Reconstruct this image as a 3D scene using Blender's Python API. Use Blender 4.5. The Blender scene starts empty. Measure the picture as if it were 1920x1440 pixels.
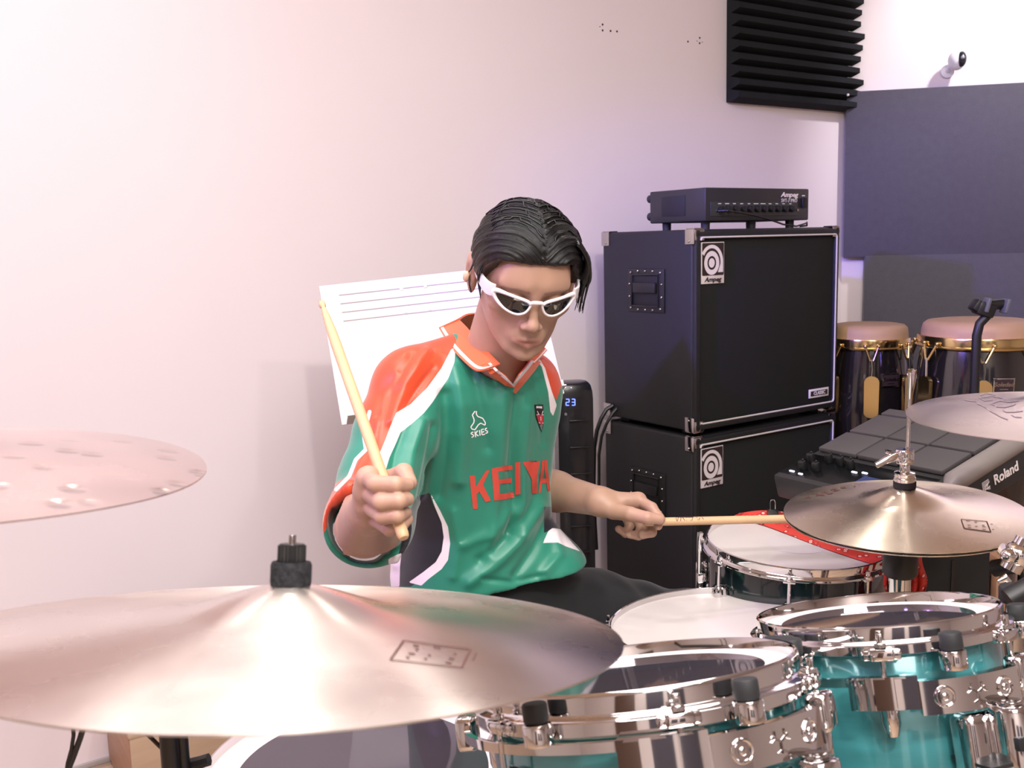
import bpy, bmesh, math, random
import numpy as np
from mathutils import Vector, Matrix, Euler
from mathutils.bvhtree import BVHTree
random.seed(7); np.random.seed(7)
PI = math.pi
SC = bpy.context.scene
COL = SC.collection

# ------------------------------------------------------------------ camera
EYE = 1.24
PITCH, ROLL, FPX = math.radians(8.15), math.radians(-1.45), 1850.0
_c, _s, _cr, _sr = math.cos(PITCH), math.sin(PITCH), math.cos(ROLL), math.sin(ROLL)
_right, _up, _fwd = Vector((1, 0, 0)), Vector((0, _s, _c)), Vector((0, _c, -_s))
cam_right = _cr*_right + _sr*_up
cam_up = -_sr*_right + _cr*_up
cd = bpy.data.cameras.new('camera'); cam = bpy.data.objects.new('camera', cd); COL.objects.link(cam)
m = Matrix((cam_right, cam_up, -_fwd)).transposed().to_4x4(); m.translation = (0, 0, EYE)
cam.matrix_world = m
cd.sensor_fit = 'HORIZONTAL'; cd.sensor_width = 36; cd.lens = FPX/1920*36
cd.clip_start = 0.02; cd.clip_end = 50
cd.dof.use_dof = True; cd.dof.focus_distance = 1.75; cd.dof.aperture_fstop = 11
SC.camera = cam

# ------------------------------------------------------------------ world, exposure
SC.view_settings.view_transform = 'Standard'; SC.view_settings.look = 'None'
SC.view_settings.gamma = 1; SC.view_settings.exposure = -0.84
SC.view_settings.use_curve_mapping = False
wd = bpy.data.worlds.new('world'); SC.world = wd; wd.use_nodes = True
wd.node_tree.nodes['Background'].inputs[0].default_value = (0.8, 0.75, 0.85, 1)
wd.node_tree.nodes['Background'].inputs[1].default_value = 0.3

# ------------------------------------------------------------------ lights of the room, with two added fills
def aim(o, loc, to):
    o.location = loc
    o.rotation_euler = (Vector(to)-Vector(loc)).to_track_quat('-Z', 'Y').to_euler()
def area(name, loc, to, size, energy, color, shape='DISK', spread=PI):
    l = bpy.data.lights.new(name, 'AREA'); l.shape = shape; l.size = size; l.energy = energy; l.color = color
    l.spread = spread
    o = bpy.data.objects.new(name, l); COL.objects.link(o); aim(o, loc, to); return o
def spot(name, loc, to, angle, blend, energy, color, r=.04):
    l = bpy.data.lights.new(name, 'SPOT'); l.spot_size = math.radians(angle); l.spot_blend = blend
    l.energy = energy; l.color = color; l.shadow_soft_size = r
    o = bpy.data.objects.new(name, l); COL.objects.link(o); aim(o, loc, to); return o
area('ceiling_spot_key', (0.35, -0.25, 2.52), (0.0, 1.6, 0.8), 0.10, 32, (1, .93, .86))
area('ceiling_spot_left', (-0.75, 0.55, 2.55), (-0.1, 1.6, 0.8), 0.10, 12, (1, .92, .84))
area('ceiling_spot_right', (1.15, -0.1, 2.55), (0.7, 1.8, 0.8), 0.10, 18, (1, .93, .86))
area('ceiling_spot_rear', (-1.0, 1.75, 2.58), (0.0, 1.9, 0.9), 0.12, 6, (1, .93, .85))
for sx_, sy_l, se in ((-1.15, 1.45, 22), (-.30, 1.95, 42), (.50, 2.35, 34)):
    spot('ceiling_downlight', (sx_, sy_l, 2.62), (sx_*.25+.1, 1.05, .75), 56, .6, se, (1, .94, .87), .05)
area('ceiling_panel_soft', (0.1, 0.2, 2.66), (0.1, 0.2, 0), 2.0, 142, (1, .965, .945), 'SQUARE')  # unseen wide fill added to even out the light on the walls
area('ceiling_panel_behind', (0.4, -1.6, 2.68), (0.4, -1.6, 0), 1.2, 75, (1, .95, .92), 'SQUARE')  # unseen fill added to brighten the rear walls mirrored in the chrome
spot('stage_lamp_purple', (-2.1, 0.4, 2.3), (0.80, 2.85, 1.25), 23, .6, 1150, (.20, .15, 1), .05)
spot('stage_lamp_pink', (-2.2, 0.9, 2.1), (-.15, 1.5, 1.05), 40, .8, 190, (.72, .38, 1), .06)
spot('stage_lamp_lavender', (-1.9, -0.2, 2.4), (-1.3, 2.0, 1.6), 90, .9, 85, (.55, .40, 1), .08)
spot('corner_ceiling_spot', (2.0, 3.0, 2.62), (1.95, 3.72, 1.95), 80, .7, 150, (1, .97, 1), .05)

# ------------------------------------------------------------------ helpers
def srgb(r, g, b):
    f = lambda c: (c/12.92 if c <= .04045 else ((c+.055)/1.055)**2.4)
    return (f(r/255), f(g/255), f(b/255), 1)
MATS = {}
def mat(name, col, rough=.5, metal=0, spec=.5, coat=0, coat_r=.05, emit=None, es=0, aniso=0, sheen=0, sss=0, bump=None, noise=None, alpha=1, trans=0):
    if name in MATS: return MATS[name]
    m = bpy.data.materials.new(name); m.use_nodes = True; MATS[name] = m
    nt = m.node_tree; b = nt.nodes['Principled BSDF']
    b.inputs['Base Color'].default_value = col; b.inputs['Roughness'].default_value = rough
    b.inputs['Metallic'].default_value = metal; b.inputs['Specular IOR Level'].default_value = spec
    b.inputs['Coat Weight'].default_value = coat; b.inputs['Coat Roughness'].default_value = coat_r
    if emit: b.inputs['Emission Color'].default_value = emit; b.inputs['Emission Strength'].default_value = es
    if sheen: b.inputs['Sheen Weight'].default_value = sheen
    if sss:
        b.inputs['Subsurface Weight'].default_value = sss; b.inputs['Subsurface Radius'].default_value = (.012, .005, .003)
        b.inputs['Subsurface Scale'].default_value = 1
    if trans: b.inputs['Transmission Weight'].default_value = trans
    b.inputs['Alpha'].default_value = alpha
    tc = nt.nodes.new('ShaderNodeTexCoord')
    if noise:   # (scale, amount, stretch xyz)
        mp = nt.nodes.new('ShaderNodeMapping'); mp.inputs['Scale'].default_value = noise[2] if len(noise) > 2 else (1, 1, 1)
        nt.links.new(tc.outputs['Object'], mp.inputs[0])
        n = nt.nodes.new('ShaderNodeTexNoise'); n.inputs['Scale'].default_value = noise[0]; n.inputs['Detail'].default_value = 6
        nt.links.new(mp.outputs[0], n.inputs[0])
        r = nt.nodes.new('ShaderNodeMapRange'); r.inputs['To Min'].default_value = 1-noise[1]; r.inputs['To Max'].default_value = 1+noise[1]
        r.inputs['From Min'].default_value = .3; r.inputs['From Max'].default_value = .7
        nt.links.new(n.outputs[0], r.inputs[0])
        mx = nt.nodes.new('ShaderNodeVectorMath'); mx.operation = 'SCALE'
        mx.inputs[0].default_value = col[:3]; nt.links.new(r.outputs[0], mx.inputs['Scale'])
        nt.links.new(mx.outputs[0], b.inputs['Base Color'])
    if bump:    # (scale, strength, distance)
        n = nt.nodes.new('ShaderNodeTexNoise'); n.inputs['Scale'].default_value = bump[0]; n.inputs['Detail'].default_value = 4
        nt.links.new(tc.outputs['Object'], n.inputs[0])
        bn = nt.nodes.new('ShaderNodeBump'); bn.inputs['Strength'].default_value = bump[1]; bn.inputs['Distance'].default_value = bump[2]
        nt.links.new(n.outputs[0], bn.inputs['Height']); nt.links.new(bn.outputs[0], b.inputs['Normal'])
    return m
def C(px, py, d):
    """world point on the line of sight through pixel (px,py) of the 1920x1440 photo, at depth y=d"""
    X, Y = px-960, py-720
    X, Y = X*_cr+Y*_sr, -X*_sr+Y*_cr
    v = _fwd + _right*(X/FPX) - _up*(Y/FPX)
    v = v*(d/v.y)
    return Vector((v.x, v.y, v.z+EYE))
def to_px(P):
    P = np.asarray(P, float); x, y, z = P[..., 0], P[..., 1], P[..., 2]-EYE
    d = y*_c-z*_s; u = y*_s+z*_c
    X, Y = FPX*x/d, -FPX*u/d
    return 960+X*_cr-Y*_sr, 720+X*_sr+Y*_cr

class MB:
    def __init__(s): s.bm = bmesh.new()
    def _new(s, n0, T):
        s.bm.verts.ensure_lookup_table()
        if T is not None:
            bmesh.ops.transform(s.bm, matrix=T, verts=s.bm.verts[n0:])
        return s
    def box(s, c, size, T=None, bev=0, rot=None, seg=2):
        n0 = len(s.bm.verts)
        b2 = bmesh.new(); bmesh.ops.create_cube(b2, size=1)
        bmesh.ops.scale(b2, vec=size, verts=b2.verts)
        if bev: bmesh.ops.bevel(b2, geom=b2.edges[:], offset=bev, segments=seg, affect='EDGES', profile=.5)
        M = Matrix.Translation(c)
        if rot is not None: M = M @ rot
        bmesh.ops.transform(b2, matrix=M, verts=b2.verts)
        me = bpy.data.meshes.new('t'); b2.to_mesh(me); b2.free(); s.bm.from_mesh(me); bpy.data.meshes.remove(me)
        return s._new(n0, T)
    def lathe(s, prof, n=48, T=None, a0=0, a1=2*PI, closed=True):
        """prof: list of (r,z)"""
        n0 = len(s.bm.verts); full = abs(a1-a0-2*PI) < 1e-6
        k = n if full else n+1
        rings = []
        for r, z in prof:
            if r < 1e-7: rings.append([s.bm.verts.new((0, 0, z))]*k)
            else: rings.append([s.bm.verts.new((r*math.cos(a0+(a1-a0)*i/n), r*math.sin(a0+(a1-a0)*i/n), z)) for i in range(k)])
        for j in range(len(rings)-1):
            A, B = rings[j], rings[j+1]
            for i in range(n):
                i2 = (i+1) % k
                vs = [A[i], A[i2], B[i2], B[i]]
                u = []
                for v in vs:
                    if v not in u: u.append(v)
                if len(u) > 2:
                    try: s.bm.faces.new(u)
                    except ValueError: pass
        if not full and closed:
            for i in (0, n):
                try: s.bm.faces.new([R[i] for R in rings])
                except ValueError: pass
        return s._new(n0, T)
    def cyl(s, a, b, r, r2=None, n=24, T=None, bev=0):
        a, b = Vector(a), Vector(b); r2 = r if r2 is None else r2; L = (b-a).length
        q = (b-a).to_track_quat('Z', 'Y').to_matrix().to_4x4(); M = Matrix.Translation(a) @ q
        if bev: prof = [(0, 0), (r-bev, 0), (r-bev*.3, bev*.3), (r, bev), (r2, L-bev), (r2-bev*.3, L-bev*.3), (r2-bev, L), (0, L)]
        else: prof = [(0, 0), (r, 0), (r2, L), (0, L)]
        return s.lathe(prof, n, (T @ M) if T is not None else M)
    def tube(s, pts, r, n=10, T=None, closed=False):
        pts = [Vector(p) for p in pts]; N = len(pts); n0 = len(s.bm.verts)
        rr = r if isinstance(r, (list, tuple)) else [r]*N
        rings = []; up = None
        for i, p in enumerate(pts):
            if closed: t = (pts[(i+1) % N]-pts[i-1]).normalized()
            else: t = (pts[min(i+1, N-1)]-pts[max(i-1, 0)]).normalized()
            if up is None: up = t.orthogonal().normalized()
            up = (up - t*up.dot(t)).normalized(); sd = t.cross(up)
            rings.append([s.bm.verts.new(p+rr[i]*(math.cos(2*PI*j/n)*up+math.sin(2*PI*j/n)*sd)) for j in range(n)])
        K = N if closed else N-1
        for i in range(K):
            A, B = rings[i], rings[(i+1) % N]
            off = 0
            if closed and i == N-1:
                off = min(range(n), key=lambda o: (B[o].co-A[0].co).length)
            for j in range(n):
                try: s.bm.faces.new([A[j], A[(j+1) % n], B[(j+1+off) % n], B[(j+off) % n]])
                except ValueError: pass
        if not closed: s.bm.faces.new(rings[0][::-1]); s.bm.faces.new(rings[-1])
        return s._new(n0, T)
    def prism(s, poly, h, T=None):
        """2D polygon in local xy, extruded +z by h"""
        n0 = len(s.bm.verts)
        A = [s.bm.verts.new((p[0], p[1], 0)) for p in poly]; B = [s.bm.verts.new((p[0], p[1], h)) for p in poly]
        s.bm.faces.new(A[::-1]); s.bm.faces.new(B)
        for i in range(len(poly)): s.bm.faces.new([A[i], A[(i+1) % len(A)], B[(i+1) % len(A)], B[i]])
        return s._new(n0, T)
    def sphere(s, c, r, T=None, n=16, sc=(1, 1, 1)):
        n0 = len(s.bm.verts); b2 = bmesh.new()
        bmesh.ops.create_uvsphere(b2, u_segments=n, v_segments=max(6, n//2), radius=1, matrix=Matrix.Translation(c) @ Matrix.Diagonal((r*sc[0], r*sc[1], r*sc[2], 1)))
        me = bpy.data.meshes.new('t'); b2.to_mesh(me); b2.free(); s.bm.from_mesh(me); bpy.data.meshes.remove(me)
        return s._new(n0, T)
    def ribbon(s, U, L, th):
        """band between point rows U and L, thickness th"""
        n = len(U); f = []
        for i in range(n):
            t = (U[min(i+1, n-1)]-U[max(i-1, 0)]); w = L[i]-U[i]; nn = t.cross(w)
            nn = nn.normalized() if nn.length > 1e-9 else Vector((0, -1, 0))
            f.append((U[i], L[i], nn*th))
        vs = [[s.bm.verts.new(a) for a in (u, l, l+q, u+q)] for u, l, q in f]
        for i in range(n-1):
            for j in range(4):
                s.bm.faces.new([vs[i][j], vs[i][(j+1) % 4], vs[i+1][(j+1) % 4], vs[i+1][j]])
        s.bm.faces.new(vs[0]); s.bm.faces.new(vs[-1][::-1])
        return s
WM = {}
def wm(o): return WM.get(o.name, Matrix())
def props(o, label=None, cat=None, group=None, kind=None):
    if label: o['label'] = label
    if cat: o['category'] = cat
    if group: o['group'] = group
    if kind: o['kind'] = kind
    return o
def thing(name, label, cat, M=None, group=None, loc=None):
    o = bpy.data.objects.new(name, None); COL.objects.link(o); o.empty_display_size = .05
    M = M if M is not None else Matrix.Translation(loc or (0, 0, 0))
    o.matrix_basis = M; WM[o.name] = M.copy()
    return props(o, label, cat, group)
def finish(me, smooth=40):
    if smooth:
        me.polygons.foreach_set('use_smooth', [True]*len(me.polygons))
        try: me.set_sharp_from_angle(angle=math.radians(smooth))
        except Exception: pass
    me.update()
def obj(name, mb, material, parent=None, label=None, world=False, smooth=40, kind=None):
    """one mesh object; with world=True the mesh is in world space, else in the parent's space"""
    me = bpy.data.meshes.new(name)
    if isinstance(mb, MB):
        bmesh.ops.recalc_face_normals(mb.bm, faces=mb.bm.faces[:])
        mb.bm.to_mesh(me); mb.bm.free()
    else: me = mb
    finish(me, smooth)
    if material: me.materials.append(material)
    o = bpy.data.objects.new(name, me); COL.objects.link(o)
    Mp = Matrix()
    if parent is not None:
        o.parent = parent; Mp = wm(parent)
        if world: o.matrix_basis = Mp.inverted()
    WM[o.name] = (Mp @ o.matrix_basis).copy()
    props(o, label, kind=kind)
    return o
def dup(root, M, label=None, group=None):
    r = root.copy(); COL.objects.link(r); r.matrix_basis = M; WM[r.name] = M.copy()
    if label: r['label'] = label
    if group: r['group'] = group
    for ch in list(root.children):
        c = ch.copy(); COL.objects.link(c); c.parent = r
        for g in list(ch.children):
            d = g.copy(); COL.objects.link(d); d.parent = c
    return r
def text_mesh(txt, size, bold=0, extrude=.0004, align='CENTER'):
    cu = bpy.data.curves.new('t', 'FONT'); cu.body = txt; cu.size = size; cu.align_x = align; cu.align_y = 'CENTER'
    cu.extrude = extrude; cu.offset = bold; cu.resolution_u = 3
    o = bpy.data.objects.new('t', cu); COL.objects.link(o)
    dg = bpy.context.evaluated_depsgraph_get()
    me = bpy.data.meshes.new_from_object(o.evaluated_get(dg)); me.materials.clear()
    bpy.data.objects.remove(o); bpy.data.curves.remove(cu)
    return me
def text(txt, size, T, material, parent, name='lettering', bold=0, shear=0, sx=1, label=None):
    me = text_mesh(txt, size, bold)
    S = Matrix.Identity(4); S[0][1] = shear; S[0][0] = sx
    me.transform(T @ S)
    return obj(name, me, material, parent, label, smooth=0)

# ------------------------------------------------------------------ signed-distance sculpting
class SDF:
    def __init__(s, lo, hi, h):
        s.lo = np.array(lo, float); s.h = h
        n = np.ceil((np.array(hi, float)-s.lo)/h).astype(int)+1
        ax = [(s.lo[i]+h*np.arange(n[i])).astype(np.float32) for i in range(3)]
        s.X, s.Y, s.Z = np.meshgrid(*ax, indexing='ij'); s.D = np.full(s.X.shape, 1.0, np.float32)
    def local(s, M):
        """coordinates in the frame M (4x4)"""
        I = np.array(M.inverted(), np.float32)
        return [I[i, 0]*s.X+I[i, 1]*s.Y+I[i, 2]*s.Z+I[i, 3] for i in range(3)]
    def cap(s, a, b, r1, r2=None, P=None):
        X, Y, Z = P or (s.X, s.Y, s.Z); a = np.array(a, np.float32); b = np.array(b, np.float32); r2 = r1 if r2 is None else r2
        v = b-a; L = max(float((v*v).sum()), 1e-9)
        t = np.clip(((X-a[0])*v[0]+(Y-a[1])*v[1]+(Z-a[2])*v[2])/L, 0, 1)
        return np.sqrt((X-a[0]-t*v[0])**2+(Y-a[1]-t*v[1])**2+(Z-a[2]-t*v[2])**2)-(r1+t*(r2-r1))
    def ell(s, c, r, P=None):
        X, Y, Z = P or (s.X, s.Y, s.Z)
        x, y, z = (X-c[0]), (Y-c[1]), (Z-c[2])
        k0 = np.sqrt((x/r[0])**2+(y/r[1])**2+(z/r[2])**2); k1 = np.sqrt((x/r[0]**2)**2+(y/r[1]**2)**2+(z/r[2]**2)**2)+1e-6
        return k0*(k0-1)/k1
    def add(s, d, k=.01):
        if k <= 0: s.D = np.minimum(s.D, d)
        else:
            h = np.clip(.5+.5*(s.D-d)/k, 0, 1); s.D = s.D*(1-h)+d*h-k*h*(1-h)
        return s
    def sub(s, d, k=.005):
        h = np.clip(.5-.5*(s.D+d)/k, 0, 1); s.D = s.D*(1-h)-d*h+k*h*(1-h)
        return s
    def mesh(s):
        D = s.D; ins = D < 0
        nx, ny, nz = D.shape
        cnt = np.zeros((nx-1, ny-1, nz-1), np.int8)
        for i in (0, 1):
            for j in (0, 1):
                for k in (0, 1): cnt += ins[i:nx-1+i, j:ny-1+j, k:nz-1+k]
        act = (cnt > 0) & (cnt < 8); idx = np.full(act.shape, -1, np.int64); ii, jj, kk = np.nonzero(act)
        idx[ii, jj, kk] = np.arange(len(ii))
        acc = np.zeros((len(ii), 3)); w = np.zeros(len(ii))
        corners = [(0, 0, 0), (1, 0, 0), (0, 1, 0), (1, 1, 0), (0, 0, 1), (1, 0, 1), (0, 1, 1), (1, 1, 1)]
        for a in corners:
            for ax in range(3):
                if a[ax]: continue
                b = list(a); b[ax] = 1
                da = D[ii+a[0], jj+a[1], kk+a[2]]; db = D[ii+b[0], jj+b[1], kk+b[2]]
                cr = (da < 0) != (db < 0)
                t = np.where(cr, da/np.where(cr, da-db, 1), 0)
                p = np.zeros((len(ii), 3)); p += a; p[:, ax] += t
                acc += p*cr[:, None]; w += cr
        V = (acc/w[:, None]+np.stack([ii, jj, kk], 1))*s.h+s.lo
        F = []
        for ax in range(3):
            sl = [slice(0, n) for n in D.shape]; s2 = list(sl)
            sl[ax] = slice(0, D.shape[ax]-1); s2[ax] = slice(1, D.shape[ax])
            A, B = ins[tuple(sl)], ins[tuple(s2)]
            e = np.array(np.nonzero(A != B)).T
            o1, o2 = [(1, 2), (2, 0), (0, 1)][ax]
            ok = (e[:, o1] > 0) & (e[:, o2] > 0) & (e[:, o1] < D.shape[o1]-1) & (e[:, o2] < D.shape[o2]-1)
            e = e[ok]
            q = []
            for d1, d2 in ((-1, -1), (0, -1), (0, 0), (-1, 0)):
                c = e.copy(); c[:, o1] += d1; c[:, o2] += d2; q.append(idx[c[:, 0], c[:, 1], c[:, 2]])
            q = np.stack(q, 1); flip = ~A[e[:, 0], e[:, 1], e[:, 2]]
            q[flip] = q[flip][:, ::-1]
            F.append(q)
        return V, np.concatenate(F)
def np_mesh(name, V, F):
    me = bpy.data.meshes.new(name); me.vertices.add(len(V)); me.vertices.foreach_set('co', np.asarray(V, np.float32).ravel())
    me.loops.add(F.size); me.loops.foreach_set('vertex_index', F.ravel().astype(np.int32))
    me.polygons.add(len(F)); me.polygons.foreach_set('loop_start', np.arange(0, F.size, 4, dtype=np.int32))
    me.update(calc_edges=True); me.validate()
    me.polygons.foreach_set('use_smooth', np.ones(len(me.polygons), bool)); me.update()
    return me
def relax(V, F, it=2, lam=.5):
    for _ in range(it):
        acc = np.zeros_like(V); n = np.zeros(len(V))
        for i in range(4):
            for j in (1, 3):
                np.add.at(acc, F[:, i], V[F[:, (i+j) % 4]]); np.add.at(n, F[:, i], 1)
        V = V*(1-lam)+lam*acc/np.maximum(n, 1)[:, None]
    return V
def vnormals(V, F):
    n = np.cross(V[F[:, 2]]-V[F[:, 0]], V[F[:, 3]]-V[F[:, 1]]); N = np.zeros_like(V)
    for i in range(4): np.add.at(N, F[:, i], n)
    return N/np.maximum(np.linalg.norm(N, axis=1), 1e-12)[:, None]
def attr(me, name, val): 
    a = me.attributes.new(name, 'FLOAT', 'POINT'); a.data.foreach_set('value', np.asarray(val, np.float32))
def seg_dist(u, v, poly, closed=True):
    best = np.full(u.shape, 1e9); P = list(poly)
    rng = range(len(P) if closed else len(P)-1)
    for i in rng:
        a, b = P[i], P[(i+1) % len(P)]; dx, dy = b[0]-a[0], b[1]-a[1]; L = dx*dx+dy*dy+1e-9
        t = np.clip(((u-a[0])*dx+(v-a[1])*dy)/L, 0, 1)
        best = np.minimum(best, np.hypot(u-a[0]-t*dx, v-a[1]-t*dy))
    return best
def poly_sd(u, v, poly):
    d = seg_dist(u, v, poly); ins = np.zeros(u.shape, bool); n = len(poly)
    for i in range(n):
        (x1, y1), (x2, y2) = poly[i], poly[(i+1) % n]
        c = ((y1 > v) != (y2 > v)); 
        with np.errstate(divide='ignore', invalid='ignore'): xx = (x2-x1)*(v-y1)/(y2-y1+1e-12)+x1
        ins ^= c & (u < xx)
    return np.where(ins, d, -d)    # positive inside

# ------------------------------------------------------------------ materials
CHROME = mat('chrome', srgb(225, 222, 222), .06, 1)
CHROME_D = mat('chrome_dark', srgb(190, 186, 186), .12, 1)
BLACK = mat('black_plastic', srgb(22, 22, 24), .45)
BLACKM = mat('black_metal', srgb(18, 18, 20), .35, .0, .6)
RUBBER = mat('black_rubber', srgb(38, 39, 42), .6)
GOLD = mat('gold_metal', srgb(222, 196, 142), .16, 1)
WHITE = mat('white_print', srgb(225, 215, 218), .5)
PRINTB = mat('black_print', srgb(45, 30, 30), .6)
WALLM = mat('wall_paint', srgb(234, 222, 226), .85, bump=(60, .08, .002), noise=(2.2, .012))

# ------------------------------------------------------------------ room
def quad_wall(name, a, b, z0, z1, material, th=.06, kind='structure'):
    """upright slab from a to b (plan points); its room face passes through a-b, thickness goes to the left of a->b"""
    a, b = Vector(a), Vector(b); d = (b-a).to_3d(); L = d.length; ang = math.atan2(d.y, d.x)
    M = Matrix.Translation((a.x, a.y, 0)) @ Matrix.Rotation(ang, 4, 'Z')
    mb = MB().box((L/2, th/2, (z0+z1)/2), (L, th, z1-z0), M)
    o = obj(name, mb, material, smooth=0); o['kind'] = kind; return o, M
YAW = math.radians(34.5)
E1 = Vector((math.cos(YAW), math.sin(YAW))); E2 = Vector((-math.sin(YAW), math.cos(YAW)))
CAB0 = Vector((.50, 2.676))
wall_pt = CAB0 + E2*(.385+.15)
# corner with the right-hand wall, seen at pixel column 1580
nn = E2; dirc = Vector(((1580-960)/FPX, 1)); corner = dirc*(wall_pt.dot(nn)/dirc.dot(nn))
YAW2 = math.radians(-12); R1 = Vector((math.cos(YAW2), math.sin(YAW2)))
left_pt = corner - E1*5.6
right_pt = corner + R1*3.2
CEIL = 2.75
main_wall, MW = quad_wall('wall_back', left_pt, corner, 0, CEIL, WALLM)
quad_wall('wall_right', corner, right_pt, 0, CEIL, WALLM)
back_l = Vector((left_pt.x+.2, -2.6)); back_r = Vector((right_pt.x+.1, -2.6))
WALLF = mat('wall_paint_warm', srgb(222, 212, 208), .85)
quad_wall('wall_left', back_l, left_pt, 0, CEIL, WALLF)
quad_wall('wall_front', back_r, back_l, 0, CEIL, WALLF)
quad_wall('wall_side', right_pt, back_r, 0, CEIL, WALLF)
FLOORM = mat('floor_wood', srgb(176, 150, 128), .4, noise=(3, .15, (1, 9, 1)))
mb = MB().box((0, 0, -.02), (1, 1, .04)); fl = obj('floor', mb, FLOORM, smooth=0); props(fl, kind='structure')
xs = [p.x for p in (left_pt, right_pt, back_l, back_r)]
fl.location = ((min(xs)+max(xs))/2, 1.0, 0); fl.scale = (max(xs)-min(xs)+.3, 7.6, 1)
CEILM = mat('ceiling_paint', srgb(205, 200, 200), .9)
mb = MB().box((0, 0, .02), (1, 1, .04)); ce = obj('ceiling', mb, CEILM, smooth=0); props(ce, kind='structure')
ce.location = (fl.location.x, 1.0, CEIL); ce.scale = (fl.scale.x, 7.6, 1)
# floorboards of the corner in view (left)
board_mats = [mat('floor_board_%d' % i, srgb(*c), .38, noise=(5, .12, (1, 12, 1))) for i, c in enumerate([(186, 160, 138), (172, 146, 124), (196, 170, 146)])]
bmeshes = []
for i in range(3):
    me_o = MB().box((0, 0, .002), (.9, .118, .004), bev=.0012, seg=1)
    me = bpy.data.meshes.new('floor_board'); me_o.bm.to_mesh(me); me_o.bm.free(); me.materials.append(board_mats[i]); bmeshes.append(me)
for r in range(9):
    for c in range(3):
        p = left_pt + E1*(3.05+.905*c+.3*(r % 3)) - E2*(.09+.1205*r)
        o = bpy.data.objects.new('floor_board', bmeshes[(r*2+c) % 3]); COL.objects.link(o); o.parent = fl
        Mw = Matrix.Translation((p.x, p.y, 0)) @ Matrix.Rotation(YAW, 4, 'Z')
        o.matrix_parent_inverse = (Matrix.Translation(fl.location) @ Matrix.Diagonal((*fl.scale, 1))).inverted()
        o.matrix_basis = Mw
# skirting
BASEM = mat('skirting_paint', srgb(176, 168, 166), .5)
mb = MB().box((2.8, -.004, .007), (5.6, .008, .014), MW, bev=.002); props(obj('baseboard_back', mb, BASEM), kind='structure')
M2 = Matrix.Translation((corner.x, corner.y, 0)) @ Matrix.Rotation(YAW2, 4, 'Z')
mb = MB().box((1.6, -.006, .035), (3.17, .012, .07), M2, bev=.003); props(obj('baseboard_right', mb, BASEM), kind='structure')
# screw holes left in the wall
def on_wall(px, py, off=0.0, base=None, n2=None):
    b = base or wall_pt; n2 = n2 or E2
    p = C(px, py, 1.0); v = p-Vector((0, 0, EYE))
    t = (b.dot(n2)-off)/(Vector((v.x, v.y)).dot(n2))
    return Vector((0, 0, EYE))+v*t
HOLE = mat('hole_dark', srgb(70, 45, 50), .9)
mb = MB()
for px, py in [(1130, 46), (1130, 57), (1145, 58), (1157, 59), (1125, 50), (1290, 78), (1312, 71), (1312, 81), (1307, 77), (1317, 79)]:
    p = on_wall(px, py, .0005); mb.cyl(p, p+Vector((E2.x, E2.y, 0))*.004, .0035 if px not in (1125, 1307, 1317) else .0018, n=10)
o = obj('screw_hole', mb, HOLE, main_wall, world=True)

# acoustic foam on the back wall
FOAM = mat('acoustic_foam', srgb(34, 36, 39), .95, 0, .2, bump=(420, .5, .002), noise=(6, .12))
pA = on_wall(1361, 192); pB = on_wall(1578, 213)
z_bot = pA.z; wf = (Vector((pB.x, pB.y))-Vector((pA.x, pA.y))).length
MF = Matrix.Translation((pA.x, pA.y, z_bot)) @ Matrix.Rotation(YAW, 4, 'Z')
foam = thing('acoustic_foam', 'charcoal wedge acoustic foam panel fixed high on the back wall by the corner', 'foam panel', MF)
H = CEIL-z_bot-.01
obj('foam_backing', MB().box((wf/2, -.012, H/2), (wf, .02, H)), FOAM, foam)
pitch = .0418; nrow = int(H/pitch)
wme = None
for i in range(nrow):
    dz = .5; 
    prof = [(0, 0), (pitch*.98, 0), (pitch*.70, .038), (pitch*.28, .038)]
    extra = [0, .010, .020, -.004][i % 4]
    mb = MB().prism(prof, wf+.028+extra, Matrix(((0, 0, 1, 0), (0, -1, 0, -.022), (1, 0, 0, pitch*i), (0, 0, 0, 1))))
    obj('foam_wedge', mb, FOAM, foam, smooth=0)
pinp = thing('wall_pin', 'tiny white pin head at the lower right edge of the foam panel', 'pin', loc=on_wall(1590, 178, .09))
obj('pin_head', MB().sphere((0, 0, 0), .005), WHITE, pinp)

# big grey felt panels on the right-hand wall
PANEL = mat('felt_panel', srgb(84, 81, 90), .95, 0, .15, bump=(260, .5, .0015), noise=(40, .05), sheen=.3)
N2 = Vector((-R1.y, R1.x))
def on_rwall(px, py, off=0.0): return on_wall(px, py, off, corner, N2)
def panel(label, x0, x1, y0, y1, th, off):
    a, b = on_rwall(x0, y0, off+th), on_rwall(x1, y1, off+th)
    M = Matrix.Translation((a.x, a.y, 0)) @ Matrix.Rotation(YAW2, 4, 'Z')
    w = (Vector((b.x, b.y))-Vector((a.x, a.y))).length
    zt, zb = a.z, b.z
    o = thing('felt_panel', label, 'wall panel', M @ Matrix.Translation((w/2, th/2, zb)))
    obj('panel_board', MB().box((0, 0, (zt-zb)/2), (w, th, zt-zb), bev=.004), PANEL, o)
    return o, a, b, w
panel('wide grey felt panel high on the right wall beside the foam', 1588, 1926, 172, 476, .045, .003)
panel('lower grey felt panel on the right wall behind the congas', 1622, 1917, 477.5, 900, .045, .003)

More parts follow.
